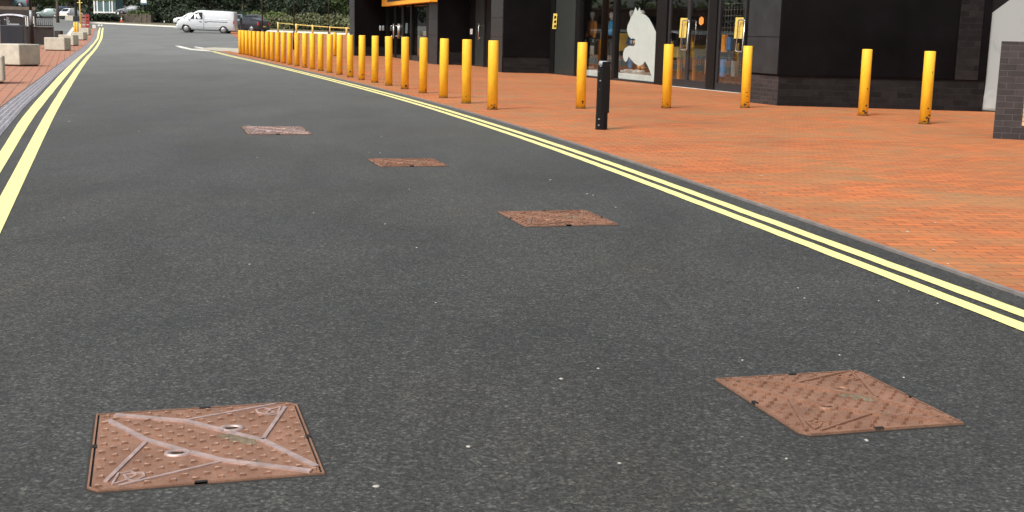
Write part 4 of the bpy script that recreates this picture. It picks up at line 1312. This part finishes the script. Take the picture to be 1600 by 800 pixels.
# ------------------------------------------------------------------ yellow posts and poles on the left
for px, lab in ((117.6, 'left one of two short yellow posts behind the concrete blocks'), (121.3, 'right one of two short yellow posts behind the concrete blocks')):
    q = PY(px, 80)
    tag(MB().prof([(.082, 0), (.082, 1.0), (.06, 1.03)], 14).build('yellow_post', 'yellow_paint', loc=q), lab, 'post', 'pair of short yellow posts')
q = PY(126.3, 105)
t = thing('yellow_pole', q, 'tall yellow pole rising out of the top of the photo on the left', 'pole')
MB().prof([(.06, 0), (.055, 4.5)], 12).build('pole', 'pale_yellow_paint', t)
MB().prof([(.09, 0), (.09, .5), (.06, .55)], 12).build('base', 'pale_yellow_paint', t)
MB().box((0, -.07, 4.1), (.6, .04, .6)).build('sign_plate', 'yellow_paint', t, bevel=.01)
MB().box((0, 0, 2.35), (.45, .05, .06)).build('bracket', 'pale_yellow_paint', t)
def red_barrier(px, y, w, h, m, lab):
    q = PY(px, y)
    t = thing('red_barrier', q, lab, 'barrier', 'red barriers by the kerb corner')
    for s in (-1, 1): MB().box((s * (w / 2 - .03), 0, h / 2), (.06, .06, h)).build('upright', m, t)
    mb = MB()
    for k in range(4): mb.box((0, 0, h * (.18 + .24 * k)), (w - .13, .04, h * .17))
    mb.build('slats', m, t)
    MB().box((0, 0, .04), (w, .4, .08)).build('foot', 'black_metal', t)
red_barrier(131.2, 112, .42, 1.32, 'dusty_red', 'faded red slatted barrier beside the yellow pole')
red_barrier(137.2, 113, .34, 1.34, 'red_plastic', 'bright red slatted barrier, right of the faded one')
q = PY(110, 168)
block(q, (1.2, .6, .75), 0, 'far pale block in front of the white parked car')
q = PY(120.5, 165)
tag(MB().box((0, 0, .35), (.95, .4, .62)).box((0, 0, .69), (1.0, .45, .05)).build('planter_box', 'black_metal', loc=q, bevel=.02), 'dark low box beside the far pale block', 'planter')
q = PY(190, 172)
t = thing('traffic_cone', q, 'small orange and white traffic cone by the far verge', 'traffic cone')
MB().box((0, 0, .03), (.42, .42, .06)).build('base', 'cone_orange', t)
MB().prof([(.15, .06), (.115, .26)], 14).prof([(.066, .56), (.035, .78)], 14).build('cone_body', 'cone_orange', t)
MB().prof([(.114, .26), (.067, .56)], 14).build('white_sleeve', 'white_plate', t)
q = PY(185, 180)
tag(MB().box((0, 0, 1.15), (.22, .05, .3), rot=Matrix.Rotation(.2, 3, 'Y')).box((0, .03, .55), (.05, .05, 1.1)).build('notice_board', 'white_plate', loc=q), 'small white notice on a stake above the traffic cone', 'sign')
q = PY(257, 150)
t = thing('marker_post', q, 'small grey marker post on the verge left of the van', 'post')
MB().prof([(.07, 0), (.07, .5), (.05, .56)], 10).build('post', 'grey_metal', t)
MB().box((0, -.075, .42), (.1, .02, .12)).build('reflector', 'white_plate', t)
# white blue sign
q = PY(225.5, 165)
t = thing('hanging_sign', q, 'white and blue sign board in front of the dark hedge', 'sign')
z0 = PZ(q, 8.8) - q.z
MB().box((0, 0, z0 + .9), (.78, .06, 1.5)).build('board', 'white_plate', t, bevel=.01)
MB().box((0, -.035, z0 + .26), (.74, .02, .2)).build('blue_band', 'sign_blue', t)
for s in (-1, 1): MB().prof([(.03, 0), (.03, z0 + 1.6)], 8, org=(s * .34, .06, 0)).build('leg', 'black_metal', t)
# tiny white kerb markers at the end of the left lines
q = PY(147.8, 118)
tag(MB().box((0, 0, .12), (.35, .3, .28)).box((0, 0, .28), (.28, .24, .06)).build('kerb_marker', 'pale_concrete', loc=q, bevel=.03), 'small white kerb marker beside the end of the double yellow lines', 'marker')
for px, lab in ((154.5, 'left short white dash beyond the double yellow lines'), (158.8, 'right short white dash beyond the double yellow lines')):
    a, b = P(px - 1.3, 40.6), P(px + 1.3, 40.6)
    c_, d_ = P(px + 1.2, 38.4), P(px - 1.2, 38.4)
    tag(link_mesh('white_dash', [v + Vector((0, 0, .006)) for v in (a, b, c_, d_)], [(0, 1, 2, 3)], 'white_paint'), lab, kind='structure')

# ------------------------------------------------------------------ vehicles
def vehicle(name, loc, rz, label, cat, paint, st, wheels, side_wins, scr, rear, width, tail=True, trim=None, wr=.32, roofbars=False, group=None, hsill=.22):
    # st: stations (x, z_belt, z_top, half_belt, half_top); x forward
    t = thing(name, loc, label, cat, group, rz)
    vs, fs = [], []
    def ring(x, zb, zt, hb, ht):
        zt = max(zt, zb + .012)
        return [(x, -hb * .92, hsill), (x, -hb, hsill + .18), (x, -hb, (hsill + zb) / 2 + .05), (x, -hb * .985, zb), (x, -ht, zt - .05 * (zt - zb > .1)), (x, -ht * .86, zt),
                (x, ht * .86, zt), (x, ht, zt - .05 * (zt - zb > .1)), (x, hb * .985, zb), (x, hb, (hsill + zb) / 2 + .05), (x, hb, hsill + .18), (x, hb * .92, hsill)]
    for s in st: vs += ring(*s)
    n = 12
    for i in range(len(st) - 1):
        for j in range(n):
            a, b = i * n + j, i * n + (j + 1) % n
            fs.append((a, b, b + n, a + n))
    fs.append(tuple(range(n))); fs.append(tuple((len(st) - 1) * n + j for j in reversed(range(n))))
    bd = link_mesh('body', vs, fs, paint, t, smooth=True)
    bm = bmesh.new(); bm.from_mesh(bd.data); bmesh.ops.recalc_face_normals(bm, faces=bm.faces); bm.to_mesh(bd.data); bm.free()
    bd.modifiers.new('b', 'BEVEL').width = .03
    bd.modifiers['b'].segments = 2; bd.modifiers['b'].limit_method = 'ANGLE'; bd.modifiers['b'].angle_limit = R(25)
    def at(x):
        for a, b in zip(st, st[1:]):
            lo, hi = min(a[0], b[0]), max(a[0], b[0])
            if lo <= x <= hi:
                k = (x - a[0]) / (b[0] - a[0] + 1e-9); return [a[i] + (b[i] - a[i]) * k for i in range(5)]
        return st[0] if abs(x - st[0][0]) < abs(x - st[-1][0]) else st[-1]
    def sidey(x, z):
        _, zb, zt, hb, ht = at(x)
        if z <= zb: return hb
        return hb * .985 + (ht - hb * .985) * min(1, (z - zb) / max(.05, zt - .05 - zb))
    for poly in side_wins:
        for s in (-1, 1):
            pts = [Vector((x, s * (sidey(x, z) + .008), z)) for x, z in poly]
            link_mesh('side_window', pts, [tuple(range(len(pts)))], 'car_glass', t)
    def topquad(a, b, nm, k0=.08, k1=.92, up=.02):
        A, B_ = at(a), at(b)
        f = lambda k, s: Vector((a + (b - a) * k, s * ((A[4] + (B_[4] - A[4]) * k) * .84), A[2] + (B_[2] - A[2]) * k + up))
        pts = [f(k0, -1), f(k0, 1), f(k1, 1), f(k1, -1)]
        link_mesh(nm, pts, [(0, 1, 2, 3)], 'car_glass', t)
    if scr: topquad(scr[0], scr[1], 'windscreen')
    if rear: topquad(rear[0], rear[1], 'rear_window')
    for wx in wheels:
        for s in (-1, 1):
            wy = s * (at(wx)[3] - .1)
            w = MB().prof([(wr, -.1), (wr, .1)], 24, axis=(0, s, 0), org=(wx, wy, wr)).build('wheel', 'tyre', t)
            MB().prof([(wr * .66, .0), (wr * .62, .018), (wr * .2, .03)], 20, axis=(0, s, 0), org=(wx, wy + s * .1, wr)).build('rim', 'rim', w)
            k = 18; yy = s * (at(wx)[3] + .006)
            arc = [Vector((wx + math.cos(math.pi * j / k) * (wr + .075), yy, wr + .02 + math.sin(math.pi * j / k) * (wr + .07))) for j in range(k + 1)]
            arc += [Vector((wx - (wr + .06), yy, hsill)), Vector((wx + (wr + .06), yy, hsill))]
            MB().poly([p - Vector((0, s * .012, 0)) for p in arc], .01, (0, s, 0)).build('wheel_arch', 'black_trim', t)
            # bring the wheel proud of the arch panel
            w.location = (0, s * .035, 0)
    xf, xr = max(s[0] for s in st), min(s[0] for s in st)
    F_, Rr_ = at(xf), at(xr)
    for s in (-1, 1):
        zf = F_[1]
        MB().box((xf - .16, s * (F_[3] - .02), zf - .1), (.36, .2, .16), rot=Matrix.Rotation(.35, 3, 'Y')).build('headlight', 'headlamp', t, bevel=.03)
        MB().box((xr + .03, s * (Rr_[3] - .06), Rr_[1] - .12), (.1, .18, .3)).build('taillight', 'tail_red', t, bevel=.02)
        MB().box((scr[0] - .2, s * (at(scr[0] - .1)[3] + .07), at(scr[0])[1] + .05), (.1, .14, .13)).build('mirror', paint if trim is None else trim, t, bevel=.03)
    MB().box((xf - .02, 0, hsill + .16), (.16, F_[3] * 1.86, .26)).build('bumper', 'black_trim' if trim is None else trim, t, bevel=.04)
    MB().box((xr + .02, 0, hsill + .16), (.16, Rr_[3] * 1.9, .26)).build('bumper', 'black_trim' if trim is None else trim, t, bevel=.04)
    MB().box((xr - .045, 0, .55 if cat != 'van' else .6), (.02, .5, .11)).build('number_plate', 'plate_yellow', t)
    MB().box((0, 0, hsill + .01), ((xf - xr) * .9, width * .8, .12)).build('underbody', 'black_trim', t)
    return t
# the silver van, facing left, its side to the camera
van_st = [(2.5, .70, .72, .80, .72), (2.42, .93, .96, .88, .80), (2.1, 1.05, 1.10, .95, .86), (1.62, 1.12, 1.22, .97, .84), (.92, 1.14, 1.80, .98, .78), (.62, 1.14, 1.93, .98, .79), (.2, 1.14, 1.965, .98, .80),
          (-2.0, 1.14, 1.955, .98, .82), (-2.38, 1.14, 1.93, .97, .81), (-2.47, 1.14, 1.87, .955, .79)]
v1 = P(320, 51.8)
van = vehicle('delivery_van', Vector((v1.x, v1.y + .9, v1.z)), math.pi + .05, 'silver panel van with silver side panels, parked side-on facing left', 'van', 'van_silver', van_st, (1.62, -1.58),
              [[(1.34, 1.16), (.22, 1.16), (.24, 1.77), (.72, 1.77), (1.0, 1.62)]], (1.6, .80), None, 1.96, trim='van_silver', wr=.335, hsill=.27)
van.rotation_euler = (0, R(-1.0), math.pi + .05)
for s in (-1, 1):
    MB().box((-1.05, s * .985, 1.005), (1.75, .012, .04)).build('sliding_rail', 'black_trim', van)
    MB().box((.12, s * .99, 1.0), (.02, .01, 1.25)).build('door_seam', 'black_trim', van)
    MB().box((.40, s * 1.0, .97), (.2, .03, .05)).build('door_handle', 'black_trim', van)
    MB().box((-.06, s * 1.0, .97), (.2, .03, .05)).build('door_handle', 'black_trim', van)
    MB().box((-.3, s * .985, .58), (2.1, .022, .05)).build('side_moulding', 'van_silver', van, bevel=.008)
    MB().box((-.98, s * .965, 1.2), (1.95, .03, .05)).build('waist_crease', 'car_white', van, bevel=.012)
    MB().box((2.36, s * .72, .62), (.2, .26, .16)).build('fog_lamp_surround', 'black_trim', van, bevel=.02)
def car_st(L, H, hood=.95, boot=True):
    h = L / 2
    return [(h, .58, .6, .72, .64), (h - .08, .72, .74, .80, .70), (h - .55, .84, .88, .86, .74), (h - 1.15, .92, .98, .88, .74), (h - 1.85, .94, H - .1, .88, .64), (h - 2.2, .94, H, .88, .62), (-h + 1.15, .96, H, .88, .62),
            (-h + .75, .97, H - .08, .87, .62), (-h + .16, 1.0, 1.08, .84, .70), (-h + .03, .9, .95, .82, .68)]
def car(px, y, rz, label, paint, L=4.2, H=1.5, off=0., group='parked cars'):
    q = PY(px, y); h = L / 2
    sw = [[(h - 1.35, .97), (-h + .55, 1.0), (-h + 1.0, H - .12), (h - 2.15, H - .12)]]
    return vehicle('parked_car', Vector((q.x, q.y, q.z + off)), rz, label, 'car', paint, car_st(L, H), (h - .85, -h + .8), sw, (h - 1.15, h - 1.9), (-h + .16, -h + .78), 1.75, group=group)
car(297.5, 160, math.pi + .12, 'white parked car half hidden behind the nose of the silver van', 'car_white', 4.1, 1.55)
car(371, 128, math.pi / 2 + .1, 'pale blue-grey parked car just behind the rear of the van', 'car_blue_pale', 4.2, 1.6)
car(388, 117, math.pi - .5, 'black parked car beside the pale blue-grey one', 'car_black', 3.9, 1.35)
car(399.5, 124, math.pi / 2 - .12, 'black parked car seen from behind with bright tail-lights', 'car_black', 4.2, 1.6)
car(75, 200, math.pi + .15, 'silver-green parked car facing left behind the railing', 'car_silver_green', 4.2, 1.55)
car(101, 195, math.pi / 2 + .2, 'dark navy parked car between the tree trunk and the white car', 'car_navy', 4.2, 1.9)
car(114, 190, math.pi / 2 - .35, 'white parked car with red tail-lights behind the far pale block', 'car_white', 4.3, 1.65)
car(205, 190, math.pi + .2, 'grey car bonnet poking out of the dark hedge', 'car_grey', 4.2, 1.45, off=.85)
car(16, 140, math.pi + .1, 'pale car above the long tan retaining wall, cut by the left edge', 'car_blue_pale', 4.4, 1.5, off=1.62)
car(-16, 150, math.pi + .1, 'white car above the tan retaining wall at the far left corner', 'car_white', 4.4, 1.5, off=1.75)

# ------------------------------------------------------------------ yellow railing and posts beyond the paving
posts = [(434.5, 50.3, 35), (463, 52.4, 37.5), (488.5, 53.6, 39.5), (515, 55, 41.5), (541.5, 57, 43)]
pb = [P(x, y) for x, y, _ in posts]
t = thing('yellow_railing', pb[0], 'low yellow railing of five posts before the olive hedge', 'railing')
for (x, y, tp), q in zip(posts, pb):
    MB().prof([(.085, 0), (.085, PZ(q, tp) - q.z), (.05, PZ(q, tp) - q.z + .03)], 12, org=q - pb[0]).build('post', 'pale_yellow_paint', t)
tops = [Vector((q.x, q.y, PZ(q, tp + 1))) - pb[0] for (x, y, tp), q in zip(posts, pb)]
tops.append(tops[-1] + (tops[-1] - tops[-2]) * .35)
MB().tube([p for p in tops], .04, 8).build('top_rail', 'pale_yellow_paint', t)
for px, yb, yt, lab in ((373, 45.5, 31, 'yellow post just right of the pale blue-grey car'), (404.5, 47.5, 32.5, 'yellow post in front of the black car seen from behind')):
    q = P(px, yb)
    tag(MB().prof([(.1, 0), (.1, PZ(q, yt) - q.z), (.07, PZ(q, yt) - q.z + .03)], 12).build('yellow_post', 'pale_yellow_paint', loc=q), lab, 'post')
for px, y, w, yt, lab, nm in ((377, 98, .10, 27, 'dark bollard before the yellow post behind the van', 'black_bollard'), (380.5, 99, .07, 36, 'slim dark bollard right of the thicker dark bollard', 'black_bollard')):
    q = PY(px, y, UPS)
    H_ = PZ(q, yt) - q.z
    tag(MB().prof([(w * 1.3, 0), (w * 1.3, .2), (w, .25), (w, H_ - .1), (w * 1.2, H_ - .07), (w * .6, H_)], 12).build(nm, 'black_metal', loc=q), lab, 'bollard')
for px, yb, yn, lab in ((410.3, 68, 46, 'thin black street pole rising behind the far end of the bollard row'), (459.7, 77.5, 57, 'thin black street pole with a thick base amid the bollards'), (513.8, 57, 50, 'thin black street pole farthest right before the hedge')):
    q = P(px, yb, UPS if yb > 60 else 0)
    zb = PZ(q, yn) - q.z
    t = thing('street_pole', q, lab, 'street pole')
    MB().prof([(.085, -.02), (.08, zb - .05), (.045, zb)], 12).build('base', 'black_metal', t)
    MB().prof([(.04, zb - .02), (.035, 5.5)], 10).build('pole', 'black_metal', t)
    MB().prof([(.05, 5.5), (.16, 5.55), (.2, 5.9), (.05, 6.05)], 12).build('lantern', 'black_metal', t)

# ------------------------------------------------------------------ conservatory, low stone wall
q = PY(164, 205)
t = thing('conservatory', q, 'small white framed glazed building beyond the low stone wall', 'building')
H_ = PZ(q, -22) - q.z
s_ = 205 / F
MB().box((0, 2, H_ / 2), (34 * s_, 4, H_ - .1)).build('glazing', 'conservatory_glass', t)
for k, px in enumerate((148.5, 153, 162.8, 172, 176)):
    MB().box(((px - 164) * s_, -.03, H_ / 2), (.22 if k != 3 else .14, .12, H_)).build('mullion', 'white_plate', t)
MB().box((0, -.03, .12 + (PZ(q, 20.5) - q.z)), (34 * s_, .14, .22)).build('sill', 'white_plate', t)
MB().box((0, -.03, H_ - .1), (35 * s_, .14, .3)).build('eaves', 'white_plate', t)
zt_ = PZ(q, .8) - q.z
MB().box((0, -.04, zt_ + .1), (32 * s_, .15, .3)).build('transom', 'leaf_light', t)
mb = MB(); mb.box((0, 2, H_ + .3), (36 * s_, 4.6, .5)); mb.build('roof', 'grey_metal', t, bevel=.1)
a, b = PY(138, 181), PY(236, 176)
t = thing('low_stone_wall', b, 'low dark stone wall across the end of the road', 'wall')
mb = MB(); wallbox(mb, a, b, TZ(178) - .2, PZ(a, 22.3), .45); locwall('wall_face', mb, 'stone_wall', t, b)
mb = MB(); wallbox(mb, a, b, PZ(a, 22.3) + .001, PZ(a, 21.4), .5, .03); locwall('coping', mb, 'tan_wall', t, b)

# ------------------------------------------------------------------ foliage
def leafmesh(name, clumps, n, size, m, parent=None, seed=0, flat_=.6):
    rnd = random.Random(seed)
    tot = sum(c[3] * c[4] * c[5] for c in clumps) or 1
    vs, fs = [], []
    for cx, cy, cz, rx, ry, rz in clumps:
        k = int(n * (rx * ry * rz) / tot)
        for _ in range(k):
            while True:
                a, b, c = rnd.uniform(-1, 1), rnd.uniform(-1, 1), rnd.uniform(-1, 1)
                r = a * a + b * b + c * c
                if r < 1 and r > rnd.random() * .75: break
            p = Vector((cx + a * rx, cy + b * ry, cz + c * rz))
            p += Vector((rnd.gauss(0, .1), rnd.gauss(0, .1), rnd.gauss(0, .08))) * min(rx, 3)
            s = size * rnd.uniform(.5, 1.3)
            nrm = Vector((a + rnd.gauss(0, .7), b + rnd.gauss(0, .7), c + rnd.gauss(0, .6) + .3)).normalized()
            u = nrm.orthogonal().normalized(); w = nrm.cross(u)
            th = rnd.uniform(0, 6.28); u, w = u * math.cos(th) + w * math.sin(th), w * math.cos(th) - u * math.sin(th)
            i0 = len(vs)
            vs += [p - u * s, p + w * s * flat_, p + u * s, p - w * s * flat_]
            fs.append((i0, i0 + 1, i0 + 2, i0 + 3))
    return link_mesh(name, vs, fs, m, parent)
def tree(px, y, h, cr, m, label, seed, trunk_h=2.4, tr=.22, n=5200, low=1.7, lean=0.):
    rnd = random.Random(seed)
    q = PY(px, y)
    t = thing('tree', q, label, 'tree', 'trees beyond the road')
    mb = MB()
    top = Vector((lean, rnd.uniform(-.3, .3), h * .75))
    mb.tube([(0, 0, -.1), (lean * .1, 0, trunk_h * .5), (lean * .3, .05, trunk_h), top * .8, top], [tr * 1.25, tr, tr * .85, tr * .45, tr * .15], 8)
    for k in range(7):
        a = rnd.uniform(0, 6.28); z0 = trunk_h * rnd.uniform(.75, 1.5)
        e = Vector((math.cos(a) * cr * .7, math.sin(a) * cr * .7, z0 + rnd.uniform(.6, 2.6)))
        mb.tube([(lean * .3, 0, z0), e * .5 + Vector((0, 0, z0 * .5 + .3)), e], [tr * .4, tr * .25, tr * .06], 6)
    mb.build('trunk', 'bark', t)
    cl = []
    for k in range(15):
        a = rnd.uniform(0, 6.28); rr = cr * math.sqrt(rnd.random()) * .85
        z = rnd.uniform(low + .8, h - 1)
        s = rnd.uniform(.28, .45) * cr
        cl.append((math.cos(a) * rr + lean * .5, math.sin(a) * rr, z, s, s, s * rnd.uniform(.5, .8)))
    leafmesh('crown', cl, n, .2, m, t, seed)
    return t
TR = [(20, 230, 8, 4.2, 'leaf_mid', 'mid-green tree above the cars at the far left'), (66, 240, 8, 4.2, 'leaf_mid', 'tree behind the silver-green parked car'), (110, 225, 9, 4.4, 'leaf_dark', 'dark tree above the white parked car'),
      (140, 230, 9, 3.8, 'leaf_mid', 'tree just left of the glazed building'), (192, 215, 9, 4., 'leaf_light', 'lighter green tree right of the glazed building'), (212, 200, 8, 3.6, 'leaf_mid', 'tree behind the white and blue sign'),
      (245, 182, 9, 4.4, 'leaf_dark', 'dense dark tree right of the sign board'), (275, 185, 9, 4.5, 'leaf_dark', 'dense dark tree above the nose of the van'), (312, 180, 9, 4.3, 'leaf_dark', 'dark tree above the cab of the van'),
      (342, 178, 9, 4.2, 'leaf_dark', 'dark tree with a pale trunk above the van body'), (380, 175, 9, 4.2, 'leaf_dark', 'dark tree above the black parked cars'), (415, 170, 9, 4.2, 'leaf_dark', 'dark tree above the left end of the yellow railing'),
      (452, 166, 9, 4.2, 'leaf_dark', 'dark tree above the second railing post'), (484, 165, 9, 4., 'leaf_dark', 'dark tree above the middle of the yellow railing'), (518, 162, 9, 4.1, 'leaf_dark', 'dark tree above the right part of the railing'), (556, 160, 9, 4.2, 'leaf_mid', 'tree touching the black corner of the shop')]
for i, (px, y, h, cr, m, lab) in enumerate(TR):
    tree(px, y, h, cr, m, lab, 100 + i, n=4600, low=1.2 if i > 5 else 2.2)
t = tree(90.5, 150, 7.5, 2.6, 'leaf_mid', 'thin tree with a bare pale trunk between the two dark cars', 77, trunk_h=4.2, tr=.17, n=1500, low=3.6)
t2 = tree(119, 185, 8.5, 3.2, 'leaf_mid', 'leafy tree standing behind the tall yellow pole', 78, trunk_h=2.6, n=3000, low=2.3)
def hedge(xa, ya, xb, yb, ptop, depth, m, label, seed, n=7000, size=.16, name='hedge'):
    a, b = PY(xa, ya), PY(xb, yb)
    mid = (a + b) / 2
    t = thing(name, mid, label, 'hedge')
    L = (b - a).length; u = (b - a).normalized()
    h = PZ(mid, ptop) - mid.z
    rnd = random.Random(seed)
    cl = []
    k = max(4, int(L / 1.4))
    for i in range(k + 1):
        p = -u * L / 2 + u * (L * i / k)
        hh = h * rnd.uniform(.85, 1.12)
        cl.append((p.x, p.y + depth / 2, hh * .5, 1.3, depth * .6, hh * .55))
        cl.append((p.x + rnd.uniform(-.5, .5), p.y + rnd.uniform(0, depth), hh * .82, .8, .8, hh * .28))
    leafmesh('leaves', cl, n, size, m, t, seed)
    mb = MB()
    for i in range(k): 
        p = -u * L / 2 + u * (L * (i + .5) / k)
        mb.tube([(p.x, p.y + depth / 2, -.1), (p.x + .1, p.y + depth / 2, h * .7)], [.06, .03], 6)
    mb.build('stems', 'bark', t)
    return t
hedge(214, 184, 268, 177, 11, 2.6, 'leaf_dark', 'tall dark hedge behind the verge, left of the van', 1, 9000)
hedge(262, 175, 345, 166, 15, 2.6, 'leaf_dark', 'dark hedge directly behind the silver van', 2, 9000)
hedge(340, 165, 415, 156, 18, 2.2, 'leaf_dark', 'dark hedge behind the black parked cars', 3, 8000)
hedge(408, 137, 480, 133, 27.5, 2.4, 'leaf_olive', 'olive-green hedge behind the left half of the yellow railing', 4, 9000)
hedge(470, 134, 562, 127, 25, 2.6, 'leaf_olive', 'taller olive-green hedge behind the right half of the yellow railing', 5, 11000)
hedge(395, 150, 440, 149, 21, 1.5, 'leaf_light', 'small brighter green bush left of the olive hedge', 6, 2500)
hedge(138, 178, 170, 177, 22, 1.2, 'leaf_dark', 'low dark hedge in front of the stone wall, left half', 7, 3500)
hedge(165, 177, 181, 176.6, 23, .7, 'leaf_dark', 'low dark hedge in front of the stone wall, right half', 8, 1200)
hedge(208, 178, 226, 177, 19, 1.2, 'leaf_mid', 'bush growing against the stone wall under the sign board', 9, 2200)
# far wood closing the view
rnd = random.Random(5)
cl = []
for i in range(46):
    x = -150 + i * 4.2
    y = 262 + rnd.uniform(-6, 6)
    cl.append((x, y, TZ(y) + rnd.uniform(2.5, 5.5), 4.5, 3, rnd.uniform(3.5, 5.5)))
    cl.append((x, y + 4, TZ(y) + 6.5, 4.5, 3, 5))
tag(leafmesh('far_wood', cl, 30000, .5, 'leaf_dark', None, 55), 'dark wood closing the view beyond the trees', kind='stuff')

# ------------------------------------------------------------------ long low building across the car park (mirrored in the shop glass)
q = Vector((-62, 95, TZ(95)))
t = thing('low_brown_building', q, 'long low brown brick building with a white band across the car park', 'building')
MB().box((0, 0, 1.6), (10, 90, 3.4)).build('wall', 'roof_brown', t)
MB().box((5.04, 0, 1.25), (.08, 90, .35)).build('white_band', 'white_plate', t)
MB().box((0, 0, 3.4), (10.6, 90.6, .2)).build('roof', 'tan_wall', t)
for k in range(16): MB().box((5.03, -40 + k * 5.3, 2.3), (.06, 2.6, .8)).build('window', 'car_glass', t)

cl = []
for i in range(30):
    cl.append((-78 + rnd.uniform(-2, 2), 45 + i * 4, TZ(90) + rnd.uniform(1.5, 3.2), 2.5, 3, 2.6))
tag(leafmesh('far_wood', cl, 9000, .4, 'leaf_mid', None, 56), 'line of trees behind the long low brown building', kind='stuff')
